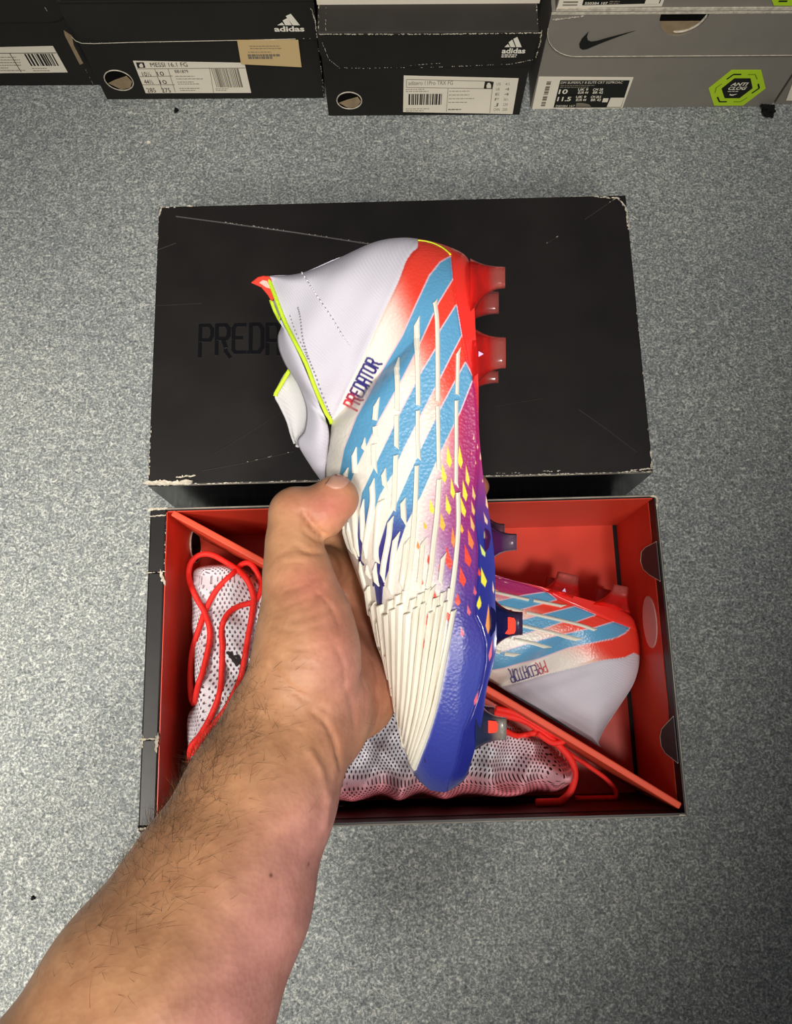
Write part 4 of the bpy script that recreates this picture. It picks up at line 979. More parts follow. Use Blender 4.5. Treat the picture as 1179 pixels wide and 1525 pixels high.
    tag(MB().add(wp([Vector(pz(a, b, zt_)) for a, b in tri]+[Vector(pz(a, b, zt_-0.003)) for a, b in tri]), [(0,1,2),(3,5,4),(0,3,4,1),(1,4,5,2),(2,5,3,0)]).build('stud_mark', mat('pale_violet_mark', (240,190,240), 0.5), root), 'small pale violet arrow on the red sole')
    # collar trim --------------------------------------------------------
    def tube3(pts3, r, name, m, parent=None, lab=None):
        o = MB().tube(wp([Vector(p) for p in pts3]), r, 8).build(name, m, parent or root, smooth=True)
        if lab: tag(o, lab)
        return o
    if mirror: return out, onskin
    near_rim = [tuple(V[i, 0]) for i in range(0, int(ns*0.5), max(1, ns//150)) if P[i, 0, 1] < 631]
    rimz = {round(float(P[i, 0, 1]), 1): float(V[i, 0, 2]) for i in range(ns)}
    tube3([(p[0], p[1], p[2]+0.0004) for p in near_rim], 0.0011, 'collar_binding', M_BIND, None, 'neon yellow collar binding')
    def zrim(y): k = min(rimz, key=lambda a: abs(a-y)); return rimz[k]
    # knit carrying on past the binding and curling over to the tongue
    A_ = cr([(409,441),(416,465),(421,481),(431,500),(444,528),(456,556),(470,592),(484,622),(490,645),(488,672),(484,700),(482,722)], 60)
    Bc = cr([(405,448),(413,466),(420,481),(413.5,500),(415,520),(424,542),(436,560),(447,580),(456,610),(453,640),(443,660),(466,700)], 60)
    vs = []; cols = []
    m_ = 14
    for i in range(60):
        za = zrim(A_[i][1])-0.0006 if A_[i][1] < 630 else 0.004
        for j in range(m_):
            t = j/(m_-1); p = A_[i]*(1-t)+Bc[i]*t
            zz = za*(1-t)+(-0.004)*t+0.006*math.sin(math.pi*t)*sstep(0, 12, i)*(1-sstep(48, 59, i))
            vs.append(pz(p[0], p[1], zz)); cols.append((206,202,213))
    tg = mesh_np('tongue', np.array(wp([Vector(v) for v in vs])), grid_faces(60, m_).reshape(-1, 4), M_KNIT, lin(np.array(cols)), True, root)
    md = tg.modifiers.new('thick', 'SOLIDIFY'); md.thickness = 0.0012
    # inner face of the far side of the collar
    A_ = cr([(431,551),(445,575),(457,610),(455,640),(446,660),(440,662)], 30); Bc = cr([(426,558),(410,587),(416,603),(427,625),(434,644),(440,660)], 30)
    vs = []
    for i in range(30):
        for j in range(10):
            t = j/9; p = A_[i]*(1.12-1.12*t)+Bc[i]*(t*1.12-0.12); vs.append(pz(p[0], p[1], -0.0062-0.0045*t-0.004*math.sin(math.pi*t)))
    inn = mesh_np('collar_lining', np.array(wp([Vector(v) for v in vs])), grid_faces(30, 10).reshape(-1, 4), M_KNIT, lin(np.array([(206,204,204)]*300)), True, root)
    md = inn.modifiers.new('thick', 'SOLIDIFY'); md.thickness = 0.0012
    tube3([pz(431,551,-0.007), pz(421,568,-0.0102), pz(410.5,586,-0.0107), pz(410,590,-0.0107)], 0.0012, 'lining_binding', M_BIND, None, 'neon yellow binding of the far collar edge')
    # far side of the collar opening below the pull tab
    tube3([pz(404,446,-0.004), pz(410,462,-0.006), pz(416,474,-0.005), pz(421.5,482,0.002)], 0.0014, 'collar_binding', M_BIND, None, 'neon yellow collar binding by the pull tab')
    # pull tab: folded red loop at the back of the collar
    tabp = [(373,421),(384,412.5),(392,410.5),(401,411.5),(404,416),(410,440),(408.5,444),(404,449),(399,440),(389,428)]
    mb = MB(); P0 = [pz(a, b, 0.0030) for a, b in tabp]; P1 = [pz(a, b, -0.0045) for a, b in tabp]; n = len(tabp)
    mb.add(wp([Vector(v) for v in P0+P1]), [tuple(range(n))[::-1], tuple(range(n, 2*n))]+[(i, (i+1) % n, n+(i+1) % n, n+i) for i in range(n)])
    tb_ = mb.build('pull_tab', M_TAB, root, bevel=0.0006); tag(tb_, 'orange red pull tab')
    tin = [(386,421),(391,417),(397.5,418.5),(403,430),(396,428)]
    mb = MB(); P0 = [pz(a, b, 0.0036) for a, b in tin]; P1 = [pz(a, b, 0.002) for a, b in tin]; n = len(tin)
    mb.add(wp([Vector(v) for v in P0+P1]), [tuple(range(n))[::-1], tuple(range(n, 2*n))]+[(i, (i+1) % n, n+(i+1) % n, n+i) for i in range(n)])
    tag(mb.build('tab_lining', M_TABIN, tb_), 'pale lining inside the pull tab')
    # yellow heel line
    hl = [(622,356.6),(636,358.5),(650,363),(662,370),(671,378)]
    tube3([onskin(a, b+1.5)[0] for a, b in cr(hl, 14)], 0.0005, 'heel_piping', M_BIND, None, 'thin yellow line round the heel')
    # stitching
    def stitches(path, n, m, name, ln=0.5, r=0.0004):
        pts = cr(np.array(path, float), n*2); mb = MB()
        for i in range(n):
            a, b = pts[2*i], pts[min(2*i+1, 2*n-1)]; c = (a+b)/2; a = c+(a-c)*ln*2*0.8; b = c+(b-c)*ln*2*0.8
            ha, na = onskin(*a); hb, nb_ = onskin(*b)
            mb.tube(wp([ha+na*0.0003, (ha+hb)/2+na*0.0006, hb+nb_*0.0003]), r, 5)
        return tag(mb.build(name, m, root, smooth=True), kind='stuff')
    stitches([(449,406),(462,425),(470,437),(484,458),(497,478),(510,500),(521,515)], 22, M_STITCH, 'stitching')
    stitches([(451,408),(463,427),(472,440),(486,460),(499,480),(512,502)], 18, M_STITCHD, 'stitch_holes', 0.35, 0.00025)
    stitches([(444,458),(447,470),(449,487),(451,506),(456,524),(462,541),(470,560),(478,584),(488,608),(493,622)], 34, M_STITCHD, 'stitch_holes', 0.35, 0.0004)
    stitches([(432,470),(440,494),(452,520),(458,535)], 14, M_STITCHD, 'stitch_holes', 0.35, 0.0003)
    return out, onskin

boot_loc = CAM_LOC+FW*DB
boot = empty('football_boot', boot_loc, ROT.to_euler())
tag(boot, 'white, blue and magenta knit football boot held up in the hand, toe down', 'boot', 'pair of football boots')
make_boot(boot, False, 900, 330, 90)

# the other boot lies on its inner side in the far compartment, heel to the right, squeezed by the divider
bx_ang = math.radians(-90-13.0)
ca, sa = math.cos(bx_ang), math.sin(bx_ang)
tgt = on_z(936, 931, 0.078)                                     # where the tip of its first stripe sits
def to_world2(V):
    """mirrored boot frame -> world for the boxed boot; soft parts give way to the card divider and the floor"""
    p = pz(672, 385, 0.030); p = np.array([-p[0], p[1], p[2]])
    q = V-p
    q[:, 1] = np.where(q[:, 1] < -0.12, -0.12+(q[:, 1]+0.12)*0.76, q[:, 1])
    W = np.stack([ca*q[:, 0]-sa*q[:, 1], sa*q[:, 0]+ca*q[:, 1], q[:, 2]], -1)
    W = W+np.array([tgt.x, tgt.y, 0.078-0.003])
    W[:, 2] = np.where(W[:, 2] < 0.030, 0.0050+(W[:, 2]-0.0)*0.0+0.025*np.exp((W[:, 2]-0.030)/0.03), W[:, 2])
    # divider plane
    A = b2w(dvA.x, dvA.y, 0); n = Vector((Bca*dn.x-Bsa*dn.y, Bsa*dn.x+Bca*dn.y, 0)); 
    s = (W[:, 0]-A.x)*n.x+(W[:, 1]-A.y)*n.y-(DT/2+0.0046)
    m = 0.006; push = np.where(s < m, m*np.exp((s-m)/m*0.25)-s, 0); push = np.where(s < m, np.maximum(push, 0), 0)
    W[:, 0] += push*n.x; W[:, 1] += push*n.y
    # far wall
    e = w2b((0, 0, 0)); by = -Bsa*(W[:, 0]-BX)+Bca*(W[:, 1]-BY); lim = BD-T-li-0.002
    ov = np.maximum(by-lim, 0); W[:, 0] += Bsa*ov; W[:, 1] -= Bca*ov
    return W
b2loc = np.array([tgt.x-0.09, tgt.y, 0.0045])
boot2 = empty('football_boot', tuple(b2loc))
tag(boot2, 'matching football boot lying sole up in the box behind the divider', 'boot', 'pair of football boots')
make_boot(boot2, True, 520, 200, 50, lambda V: to_world2(np.array(V, float))-b2loc)
# ------------------------------------------------------------------ mesh boot bag in the near compartment
def mesh_cloth(name, holes=True):
    m = vcol_mat(name, 0.85, 0.2, bump=(300, 0.2, 0.0006)); nt = m.node_tree; b = nt.nodes['Principled BSDF']
    if not holes: return m
    uv = nt.nodes.new('ShaderNodeUVMap'); sp = nt.nodes.new('ShaderNodeSeparateXYZ'); nt.links.new(uv.outputs['UV'], sp.inputs[0])
    def mth(op, a, bb=None):
        n = nt.nodes.new('ShaderNodeMath'); n.operation = op
        for i, v in enumerate((a, bb)):
            if v is None: continue
            if isinstance(v, (int, float)): n.inputs[i].default_value = v
            else: nt.links.new(v, n.inputs[i])
        return n.outputs[0]
    y = mth('MULTIPLY', sp.outputs[1], 1/0.0031); row = mth('FLOOR', y); odd = mth('MULTIPLY', mth('MODULO', row, 2.0), 0.5)
    x = mth('ADD', mth('MULTIPLY', sp.outputs[0], 1/0.0038), odd)
    fx = mth('SUBTRACT', mth('FRACT', x), 0.5); fy = mth('SUBTRACT', mth('FRACT', y), 0.5)
    q = mth('ADD', mth('POWER', mth('MULTIPLY', fx, 1/0.205), 2.0), mth('POWER', mth('MULTIPLY', fy, 1/0.37), 2.0))
    hole = mth('GREATER_THAN', q, 1.0)
    nt.links.new(hole, b.inputs['Alpha'])
    return m
M_MESH = mesh_cloth('perforated_white_mesh'); M_MESHIN = mesh_cloth('bag_inner_layer', False)
zb_ = 0.045
outl = [(284,852),(300,840),(345,838),(392,852),(440,880),(520,920),(600,965),(690,1010),(738,1024),(800,1078),(843,1112),(857,1148),(843,1184),(795,1207),(700,1214),(600,1211),(497,1216),(420,1212),(340,1195),(292,1160),(277,1100),(279,1060),(290,1035),(286,960),(284,900)]
ob = cr([(lambda p: (p.x, p.y))(w2b(on_z(a, b, zb_))) for a, b in outl+outl[:1]], 520)[:-1]
spine = cr([(lambda p: (p.x, p.y))(w2b(on_z(a, b, zb_))) for a, b in [(338,935),(335,1010),(360,1090),(480,1130),(600,1118),(700,1115),(770,1140)]], 200)
ob[:, 0] = np.clip(ob[:, 0], -hw+T_L+0.004, hw-0.01); ob[:, 1] = np.maximum(ob[:, 1], T+0.004)
sd_ = (ob[:, 0]-dvA.x)*dn.x+(ob[:, 1]-dvA.y)*dn.y; ov = np.maximum(sd_+0.0058, 0); ob[:, 0] -= ov*dn.x; ob[:, 1] -= ov*dn.y
gs = 0.0013
gx = np.arange(ob[:, 0].min()-gs, ob[:, 0].max()+2*gs, gs); gy = np.arange(ob[:, 1].min()-gs, ob[:, 1].max()+2*gs, gs)
GX, GY = np.meshgrid(gx, gy, indexing='ij'); G = np.stack([GX, GY], -1)
obl = [tuple(p) for p in ob[::2]]
inside = inpoly(GX, GY, obl); dist = polydist(GX, GY, obl)*inside
def blur(a, n):
    for _ in range(n): a = (a+np.roll(a, 1, 0)+np.roll(a, -1, 0)+np.roll(a, 1, 1)+np.roll(a, -1, 1))/5
    return a
dist = np.where(dist > 0.008, blur(dist, 14), dist)
def folds(x, y):
    r = lambda a, f, p, w: np.sin(f*(x*math.cos(a)+y*math.sin(a))*100+p+w*np.sin(70*(x*math.sin(a)-y*math.cos(a))+p*2))
    rd = lambda v: 1-np.sqrt(v*v+0.03)
    return 0.0105*rd(r(0.5, 0.85, 0.4, 0.9))+0.0075*rd(r(2.1, 1.1, 1.7, 1.2))+0.0012*rd(r(1.2, 2.6, 2.2, 1.5))+0.0012*np.sin(220*x+3*np.sin(90*y))
zmax = np.interp(GX, [-0.165, -0.12, -0.06, 0.0, 0.08, 0.12], [0.064, 0.064, 0.058, 0.058, 0.058, 0.050])
prof_ = np.sqrt(np.clip(1-(1-np.clip(dist/0.009, 0, 1))**2, 0, 1))
fo = folds(GX, GY); damp = np.interp(GX, [-0.165, -0.11, -0.06], [0.45, 0.7, 1.9])
Z = 0.0045+zmax*prof_+(fo-0.006)*prof_*damp
hb = w2b(on_z(806, 1118, 0.05)); Z -= 0.020*np.exp(-(((GX-hb.x)/0.014)**2+((GY-hb.y)/0.008)**2))*prof_
hb = w2b(on_z(742, 1128, 0.05)); Z -= 0.010*np.exp(-(((GX-hb.x)/0.020)**2+((GY-hb.y)/0.006)**2))*prof_
hb = w2b(on_z(545, 1120, 0.05)); Z -= 0.012*np.exp(-(((GX-hb.x)*0.8+(GY-hb.y)*0.6)/0.006)**2-(((GX-hb.x)*0.6-(GY-hb.y)*0.8)/0.025)**2)*prof_
Z = np.where(inside, blur(Z, 2), Z)
VBw = np.stack([BX+Bca*GX-Bsa*GY, BY+Bsa*GX+Bca*GY, Z], -1)
no, nr2 = GX.shape
FB = grid_faces(no, nr2); okf = inside[:-1, :-1] & inside[:-1, 1:] & inside[1:, 1:] & inside[1:, :-1]; FB = FB[okf][:, ::-1]
us_ = np.unique(FB); rm_ = np.zeros(no*nr2, np.int64); rm_[us_] = np.arange(len(us_)); FB = rm_[FB]
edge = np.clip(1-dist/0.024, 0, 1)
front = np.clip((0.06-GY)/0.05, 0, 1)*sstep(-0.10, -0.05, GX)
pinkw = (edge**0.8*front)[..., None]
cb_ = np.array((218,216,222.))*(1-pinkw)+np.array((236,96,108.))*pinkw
bag0 = np.array([b2w(0, 0.05, 0).x, b2w(0, 0.05, 0).y, 0.0036])
bag = empty('boot_bag', tuple(bag0)); tag(bag, 'crumpled white mesh drawstring bag in the box in front of the divider', 'bag')
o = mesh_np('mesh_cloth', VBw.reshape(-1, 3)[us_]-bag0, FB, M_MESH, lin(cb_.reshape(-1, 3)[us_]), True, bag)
uvl = o.data.uv_layers.new(name='UVMap'); lv = np.zeros(len(o.data.loops), np.int32); o.data.loops.foreach_get('vertex_index', lv)
Zs = blur(Z, 6)
au = np.cumsum(np.r_[np.zeros((1, nr2)), np.sqrt(gs**2+np.minimum(np.abs(np.diff(Zs, axis=0)), 0.0022)**2)], axis=0); av = np.cumsum(np.c_[np.zeros((no, 1)), np.sqrt(gs**2+np.minimum(np.abs(np.diff(Zs, axis=1)), 0.0022)**2)], axis=1)
uvv = np.stack([blur(au, 120), blur(av, 120)], -1).reshape(-1, 2)[us_]; uvl.data.foreach_set('uv', uvv[lv].astype(np.float32).ravel())
dzx, dzy = np.gradient(Z, gs); nn_ = np.stack([-dzx*Bca+dzy*Bsa, -dzx*Bsa-dzy*Bca, np.ones_like(Z)], -1); nn_ /= np.linalg.norm(nn_, axis=-1, keepdims=True)
VI = VBw-nn_*0.0024; VI[..., 2] = np.maximum(VI[..., 2], 0.0042)
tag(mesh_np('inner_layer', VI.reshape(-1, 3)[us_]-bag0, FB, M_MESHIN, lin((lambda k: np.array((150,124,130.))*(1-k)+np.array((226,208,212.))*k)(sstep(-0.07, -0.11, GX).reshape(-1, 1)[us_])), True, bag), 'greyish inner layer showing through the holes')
bagtree = BVHTree.FromPolygons([tuple(v) for v in VBw.reshape(-1, 3)[us_]], [tuple(int(i) for i in f) for f in FB])
def on_bag(px, py, zf=0.060):
    h, n, _, _ = bagtree.ray_cast(CAM_LOC, ray(px, py).normalized())
    return h if h is not None else on_z(px, py, zf)
def cord(pts, r, name, label=None, lift=0.0015, zs=None):
    P = cr(np.array(pts, float), len(pts)*6); Q = []
    for i, (a, b) in enumerate(P):
        if zs is not None: q = on_z(a, b, zs[0]+(zs[1]-zs[0])*i/(len(P)-1))
        else: q = Vector(on_bag(a, b)); q.z += lift
        Q.append(q)
    z = np.array([q.z for q in Q]); kk = np.ones(9)/9; z2 = np.convolve(np.r_[[z[0]]*4, z, [z[-1]]*4], kk, 'valid'); z2 = np.maximum(z2, z-0.001)
    Q2 = [on_z(P[i][0], P[i][1], z2[i]) for i in range(len(Q))]
    for i_, q_ in enumerate(Q2):
        l_ = w2b(q_); Q2[i_] = b2w(max(l_.x, -hw+T_L+li+r+0.0005), max(l_.y, T+li+r+0.0005), l_.z)
    o = MB().tube([q-Vector(bag0) for q in Q2], r, 8).build(name, M_CORD, bag, smooth=True); 
    if label: tag(o, label)
    return o
cord([(290,1050),(284.5,1036),(283.5,999),(287.5,964),(297.7,932),(306,909),(322,879),(346.6,854),(361,840),(373,840),(383,854),(389,875),(379,895),(355,903),(338.5,915),(330,936),(331,964),(330,997),(327,1031),(315,1064),(299,1093),(284.5,1112),(281,1136)], 0.0021, 'drawstring', 'red cord looped over the left end of the bag')
cord([(289,1047),(295,1020),(302,999),(311,960),(312,936),(304,911),(291.6,889),(281.5,862),(283.5,840),(296,827),(314,826),(334,836),(355,850),(369,866),(377,889),(375,915),(369,950),(361,997),(353,1022),(339,1050),(322,1074),(299,1102),(288,1126)], 0.0021, 'drawstring', 'red cord looped over the left end of the bag', lift=0.004)
cord([(735,1062),(760,1067),(786,1076),(821,1101),(847,1127),(856,1153),(847,1182),(824,1199),(798,1203)], 0.0025, 'drawstring', 'red cord round the right end of the bag')
cord([(738,1055),(760,1060),(781,1069),(808,1085),(834,1098),(838,1104),(822,1106),(800,1092)], 0.0021, 'drawstring', 'red cord round the right end of the bag', lift=0.003)
cord([(738,1080),(755,1090),(772,1096),(795,1092),(812,1098)], 0.0021, 'drawstring', 'red cord round the right end of the bag')
cord([(828,1106),(850,1124),(873,1139),(902,1160),(917,1180),(910,1193),(884,1191),(856,1188)], 0.0017, 'drawstring', 'red cord end lying deep in the box', zs=(0.046, 0.042))
lg = MB()
for quad_ in (((337,971),(345,972),(357,989),(353,993)), ((350,976),(354,975),(364,990),(361,995)), ((363,992),(369,992),(377,1006),(371,1011))):
    P = [Vector(on_bag(*q))+Vector((0, 0, 0.0022))-Vector(bag0) for q in quad_]; lg.add(P+[p-Vector((0, 0, 0.0014)) for p in P], [(0,1,2,3),(7,6,5,4),(0,4,5,1),(1,5,6,2),(2,6,7,3),(3,7,4,0)])
tag(lg.build('bag_print', M_INK, bag), 'dark slanted bars printed on the bag')
# ------------------------------------------------------------------ hand and forearm (one skin), in the held boot's frame
def q3(px, py, dep): return np.array(pz(px, py, DB-dep), float)
def arm_skin(h):
    J = []       # (a, ra, b, rb, blend)
    def chain(pts, k):
        for (a, ra), (b, rb) in zip(pts[:-1], pts[1:]): J.append((a, ra, b, rb, k))
    # forearm
    chain([(q3(-70,1960,.262),.047), (q3(110,1700,.290),.047), (q3(236,1490,.312),.0445), (q3(322,1335,.334),.0385), (q3(388,1185,.356),.0325), (q3(428,1095,.372),.0288)], .010)
    # wrist into palm
    chain([(q3(428,1095,.372),.0285), (q3(462,1050,.390),.0265), (q3(488,1000,.424),.0215), (q3(510,915,.474),.0190)], .010)
    chain([(q3(470,1075,.392),.0235), (q3(528,1036,.436),.0205), (q3(536,985,.462),.0180)], .012)
    # thenar and thumb
    chain([(q3(425,1055,.370),.0225), (q3(456,990,.372),.0240), (q3(457,955,.374),.0224), (q3(454,915,.377),.0196), (q3(443,855,.381),.0152), (q3(437,808,.384),.0128)], .007)
    chain([(q3(437,812,.384),.0128), (q3(440,766,.388),.0130)], .004)
    chain([(q3(441,765,.388),.0131), (q3(474,764,.3885),.0127), (q3(499,743,.3900),.0117)], .0022)
    chain([(q3(470,768,.3875),.0116), (q3(482,768,.3870),.0106)], .002)
    # soft folds at the web
    chain([(q3(470,804,.388),.0034), (q3(455,806,.387),.006)], .0012)
    chain([(q3(468,822,.388),.0036), (q3(455,824,.387),.006)], .0012)
    chain([(q3(471,840,.389),.0038), (q3(457,844,.388),.007)], .0014)
    # web to the index knuckle
    chain([(q3(455,850,.402),.012), (q3(485,848,.445),.0115), (q3(510,850,.472),.012)], .006)
    chain([(q3(494,795,.468),.0120), (q3(500,822,.470),.0130), (q3(505,855,.472),.0130)], .006)
    # four fingers behind the boot
    F_ = [[(505,850,.466,.0125),(560,805,.492,.0105),(625,768,.494,.0092),(672,728,.482,.0080)],
          [(512,890,.472,.0122),(575,838,.502,.0105),(650,775,.505,.0093),(709,725,.474,.0079)],
          [(525,935,.476,.0118),(590,888,.506,.0102),(660,838,.505,.0090),(694,812,.490,.0078)],
          [(536,980,.478,.0108),(598,946,.503,.0090),(645,915,.503,.0080),(672,894,.494,.0070)]]
    for f in F_: chain([(q3(*p[:3]), p[3]) for p in f], .005)
    chain([(q3(505,850,.462),.0135), (q3(512,890,.468),.0145), (q3(525,935,.470),.0140), (q3(536,980,.470),.0130)], .008)
    lo = np.array([-0.215, -0.335, -0.115]); hi = np.array([0.075, 0.045, 0.232])
    n = np.ceil((hi-lo)/h).astype(int)+1
    ax = [np.float32(lo[i])+np.float32(h)*np.arange(n[i], dtype=np.float32) for i in range(3)]
    D = np.full(tuple(n), 0.05, np.float32)
    for a, ra, b, rb, k in J:
        R = max(ra, rb)+k+0.012
        sl = []
        for i in range(3):
            l = max(0, int((min(a[i], b[i])-R-lo[i])/h)); u = min(n[i], int((max(a[i], b[i])+R-lo[i])/h)+2); sl.append(slice(l, max(u, l)))
        if any(s.start >= s.stop for s in sl): continue
        x, y, z = np.meshgrid(ax[0][sl[0]], ax[1][sl[1]], ax[2][sl[2]], indexing='ij', sparse=True)
        d = (b-a).astype(np.float32); L2 = float(d@d)
        t = np.clip(((x-np.float32(a[0]))*d[0]+(y-np.float32(a[1]))*d[1]+(z-np.float32(a[2]))*d[2])/np.float32(L2), 0, 1)
        s = np.sqrt((x-a[0].astype(np.float32)-t*d[0])**2+(y-a[1].astype(np.float32)-t*d[1])**2+(z-a[2].astype(np.float32)-t*d[2])**2)-(np.float32(ra)+t*np.float32(rb-ra))
        c = D[tuple(sl)]; k = np.float32(k)
        hh = np.maximum(k-np.abs(c-s), 0)/k
        D[tuple(sl)] = np.minimum(c, s)-hh*hh*k*np.float32(0.25)
    # naive surface nets
    ins = D < 0
    c = np.zeros(tuple(n-1), np.int8)
    for dx in (0, 1):
        for dy in (0, 1):
            for dz_ in (0, 1): c += ins[dx:n[0]-1+dx, dy:n[1]-1+dy, dz_:n[2]-1+dz_]
    cells = np.argwhere((c > 0) & (c < 8)); vid = np.full(tuple(n-1), -1, np.int32); vid[tuple(cells.T)] = np.arange(len(cells))
    acc = np.zeros((len(cells), 3)); cnt = np.zeros(len(cells))
    cor = [np.array(o_) for o_ in ((0,0,0),(1,0,0),(0,1,0),(1,1,0),(0,0,1),(1,0,1),(0,1,1),(1,1,1))]
    val = [D[tuple((cells+o_).T)] for o_ in cor]
    for i in range(8):
        for j in range(i+1, 8):
            if np.abs(cor[i]-cor[j]).sum() != 1: continue
            m = (val[i] < 0) != (val[j] < 0); t = np.where(m, val[i]/np.where(m, val[i]-val[j], 1), 0)
            p = cor[i][None]+(cor[j]-cor[i])[None]*t[:, None]
            acc[m] += p[m]; cnt[m] += 1
    V = lo+(cells+acc/np.maximum(cnt, 1)[:, None])*h
    faces = []
    for axs in range(3):
        o1, o2 = [(1, 2), (2, 0), (0, 1)][axs]
        s0 = [slice(None)]*3; s1 = [slice(None)]*3; s0[axs] = slice(0, -1); s1[axs] = slice(1, None)
        A = ins[tuple(s0)]; B = ins[tuple(s1)]; e = np.argwhere(A != B)
        ok = (e[:, o1] > 0) & (e[:, o2] > 0) & (e[:, o1] < n[o1]-1) & (e[:, o2] < n[o2]-1); e = e[ok]
        u1 = np.zeros(3, int); u1[o1] = 1; u2 = np.zeros(3, int); u2[o2] = 1
        q = np.stack([vid[tuple((e-u1-u2).T)], vid[tuple((e-u2).T)], vid[tuple(e.T)], vid[tuple((e-u1).T)]], 1)
        fl = ~A[tuple(e.T)]; q[fl] = q[fl][:, ::-1]; faces.append(q)
    F = np.concatenate(faces); F = F[(F >= 0).all(1)]
    # light smoothing
    for it in range(3):
        S_ = np.zeros_like(V); N_ = np.zeros(len(V))
        for i in range(4):
            a, b = F[:, i], F[:, (i+1) % 4]
            np.add.at(S_, a, V[b]); np.add.at(N_, a, 1)
        V = V*0.5+0.5*S_/np.maximum(N_, 1)[:, None]
    return V, F
AV, AF = arm_skin(0.0016)
# vertex normals
fn = np.cross(AV[AF[:, 2]]-AV[AF[:, 0]], AV[AF[:, 3]]-AV[AF[:, 1]]); AN = np.zeros_like(AV)
for i in range(4): np.add.at(AN, AF[:, i], fn)
AN /= np.linalg.norm(AN, axis=1)[:, None]+1e-12
kd = CAM_F/(DB-AV[:, 2]); APX = AV[:, 0]*kd+589.5; APY = -AV[:, 1]*kd+762.5; facing = AN[:, 2] > -0.15
# creases pressed into the skin
def crease(path, w, dep):
    d = polydist(APX, APY, [tuple(p) for p in cr(np.array(path, float), len(path)*5)], False)
    AV[:] -= AN*(facing*np.exp(-(d/w)**2)*dep)[:, None]
crease([(452,764),(462,778),(473,790),(482,797)], 3.6, 0.0024)
crease([(452,790),(466,801),(478,806)], 3.0, 0.0008)
crease([(440,812),(460,822),(478,824)], 3.5, 0.0010)
crease([(455,905),(475,885),(483,872)], 3.5, 0.0007)
crease([(404,990),(425,1018),(455,1042),(485,1056)], 4.5, 0.0010)
crease([(462,1058),(486,1078),(500,1110),(505,1140)], 4, 0.0011)
crease([(434,925),(470,915),(494,905)], 4, 0.0004)
crease([(440,1005),(480,1010),(520,1004)], 4, 0.0005)
crease([(512,1020),(524,1050),(528,1080)], 4, 0.0006)
crease([(556,985),(562,1010),(560,1040)], 3.5, 0.0006)
crease([(486,1190),(478,1150),(462,1120)], 6, -0.0009)
for cp in ([(405,930),(440,940),(480,930)], [(408,955),(450,968),(500,958)], [(402,975),(430,990),(470,992)], [(470,880),(490,900),(505,930)], [(425,880),(450,872),(474,858)], [(500,965),(512,990),(514,1015)],
           [(440,1030),(470,1040),(500,1036)], [(535,1000),(545,1030),(544,1062)], [(420,905),(450,893),(480,880)], [(412,845),(430,838),(450,838)], [(415,825),(435,820),(455,822)], [(430,748),(436,760),(434,775)], [(445,745),(449,757),(446,770)],
           [(370,1060),(410,1075),(450,1090)], [(480,1100),(490,1090),(505,1085)]): crease(cp, 2.6, 0.00045)
crease([(500,1135),(492,1175),(484,1230)], 6, -0.0008)
# skin tone: tan back of the arm, pinker palm side and thumb pad
nz_ = 0.5+0.5*np.sin(APX*0.045+2*np.sin(APY*0.03))*np.sin(APY*0.04+1.7*np.sin(APX*0.028))
tan = np.array((200,148,108.)); pink = np.array((212,150,138.)); rose = np.array((208,122,108.))
ax_ = (APX-(230+(1525-APY)*0.505))/(150)                     # across the forearm
w1 = sstep(-0.45, 0.75, ax_)*sstep(1060, 1240, APY)
w1 = np.maximum(w1, 0.75*np.exp(-(((APX-520)/60)**2+((APY-1000)/90)**2)))
C = tan*(1-w1[:, None])+pink*w1[:, None]
def blot(x, y, rx, ry, a):
    global C
    k = (a*np.exp(-(((APX-x)/rx)**2+((APY-y)/ry)**2)))[:, None]; C = C*(1-k)+rose*k
blot(490,755,42,30,0.75); blot(462,870,40,34,0.6); blot(500,935,36,60,0.35); blot(545,1045,30,40,0.35); blot(430,745,22,16,0.2); blot(500,1100,30,30,0.2); blot(715,725,30,30,0.6)
C = C*(0.965+0.07*nz_[:, None])
for x, y, r in ((403,1303,2.6),(458,1288,1.6),(352,1236,1.2)):
    k = np.clip(1.6-np.hypot(APX-x, APY-y)/r, 0, 1)[:, None]; C = C*(1-k)+np.array((96,54,44.))*k
def skin_mat():
    m = vcol_mat('skin', 0.48, 0.35, bump=(420, 0.14, 0.0008), kind='vor', sss=0.12); nt = m.node_tree; b = nt.nodes['Principled BSDF']
    a = [n for n in nt.nodes if n.type == 'VERTEX_COLOR'][0]; tc = [n for n in nt.nodes if n.type == 'TEX_COORD'][0]
    n = nt.nodes.new('ShaderNodeTexNoise'); n.inputs['Scale'].default_value = 120; n.inputs['Detail'].default_value = 6
    r = nt.nodes.new('ShaderNodeValToRGB'); r.color_ramp.elements[0].position = 0.3; r.color_ramp.elements[0].color = (0.86, 0.80, 0.78, 1); r.color_ramp.elements[1].position = 0.7; r.color_ramp.elements[1].color = (1.06, 1.06, 1.06, 1)
    mx = nt.nodes.new('ShaderNodeMix'); mx.data_type = 'RGBA'; mx.blend_type = 'MULTIPLY'; mx.inputs[0].default_value = 1
    nt.links.new(tc.outputs['Object'], n.inputs['Vector']); nt.links.new(n.outputs['Fac'], r.inputs['Fac']); nt.links.new(a.outputs['Color'], mx.inputs[6]); nt.links.new(r.outputs['Color'], mx.inputs[7]); nt.links.new(mx.outputs[2], b.inputs['Base Color'])
    return m
person = mesh_np('person', AV, AF, skin_mat(), lin(C), True)
person.location = boot_loc; person.rotation_euler = ROT.to_euler()
tag(person, 'bare hairy forearm and hand gripping the raised boot, thumb on its side', 'person')
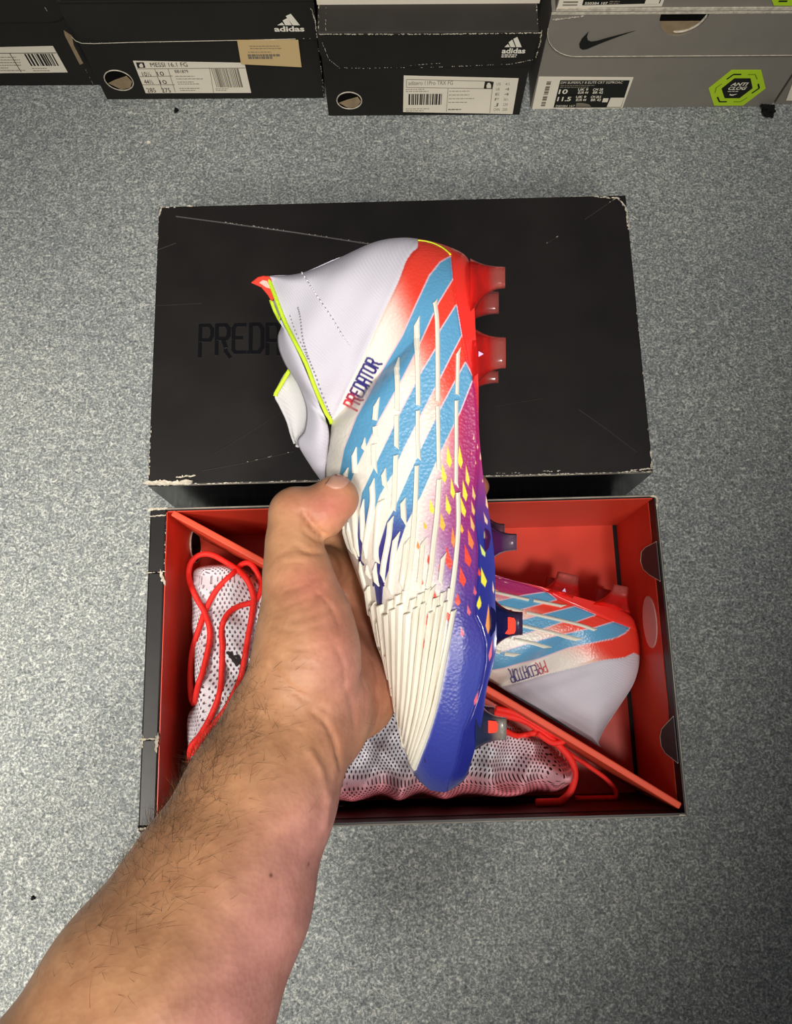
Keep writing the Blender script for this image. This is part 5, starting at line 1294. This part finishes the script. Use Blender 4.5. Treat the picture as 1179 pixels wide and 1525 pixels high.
# thumb nail
sk = BVHTree.FromPolygons([tuple(v) for v in AV], [tuple(int(i) for i in f) for f in AF])
eye_ = Vector((0, 0, DB))
def on_skin(px, py):
    d = Vector(pz(px, py, 0.0))-eye_; d.normalize(); return sk.ray_cast(eye_, d)
na = np.array([(484,722),(497,729),(511,727),(521,716)], float); nb2 = np.array([(494,709),(502,706),(513,705.5),(523,708)], float)
na = cr(na, 16); nb2 = cr(nb2, 16); vs = []; okn = True
for i in range(16):
    for j in range(8):
        p = na[i]*(1-j/7)+nb2[i]*j/7; h, n_, _, _ = on_skin(*p)
        if h is None:
            h, n_, _, _ = sk.find_nearest(Vector(pz(p[0], p[1], DB-0.386)))
        e = min(i, 15-i, 3)/3*min(1, (j+1)/2)
        vs.append(h+n_*(0.0002+0.0006*e))
nail = mesh_np('thumb_nail', np.array([tuple(v) for v in vs]), grid_faces(16, 8).reshape(-1, 4), M_NAIL, None, True, person)
md = nail.modifiers.new('thick', 'SOLIDIFY'); md.thickness = 0.0005; md.offset = 0
# hair of the forearm and wrist
def hairs(n, m, seed, name, lab, dens, lmin, lmax, rad, ymin=990):
    rg = np.random.default_rng(seed); vs = []; fs = []; got = 0; tries = 0
    axis = Vector(q3(428,1095,.372)-q3(236,1490,.312)).normalized()
    cand = np.where((AN[:, 2] > -0.55) & (APY > ymin) & (APY < 1560))[0]; pr = dens(APX[cand], APY[cand]); pr = pr/pr.sum()
    for v in rg.choice(cand, n, p=pr):
        p = Vector(AV[v])+Vector(rg.normal(0, 0.0008, 3)); N = Vector(AN[v]); L = rg.uniform(lmin, lmax)
        side = N.cross(axis).normalized()
        d = (axis*rg.uniform(-0.2, 1.0)+side*rg.normal(-0.4, 0.55)+N*rg.uniform(0.15, 0.75)).normalized(); cv = (side*rg.normal(0, 0.4)-N*0.5)
        base = len(vs); K = 4
        for i in range(K+1):
            t = i/K; c = p+d*L*t+cv*L*0.5*t*t; r = rad*(1-0.85*t); a = d.cross(N+Vector((0.01, 0.02, 0.03))).normalized(); b = d.cross(a)
            for k in range(3): w = 2.094*k; vs.append(tuple(c+(a*math.cos(w)+b*math.sin(w))*r))
        for i in range(K):
            for k in range(3): fs.append((base+i*3+k, base+i*3+(k+1) % 3, base+i*3+3+(k+1) % 3, base+i*3+3+k))
    o = mesh_np(name, np.array(vs), np.array(fs), m, None, True, person); tag(o, lab, kind='stuff'); return o
left = lambda X, Y: np.exp(-((X-(230+(1525-Y)*0.47-112))/62)**2)*np.exp(-((Y-1170)/190)**2)+0.004*np.exp(-((Y-1220)/150)**2)
hairs(1700, M_HAIR, 21, 'arm_hair', 'short dark hair along the thumb side of the forearm', left, 0.005, 0.014, 0.00006)
hairs(700, M_HAIRL, 22, 'arm_hair', 'short fair hair on the forearm', lambda X, Y: np.exp(-((X-(230+(1525-Y)*0.47-70))/70)**2)*np.exp(-((Y-1200)/150)**2), 0.004, 0.010, 0.00006)
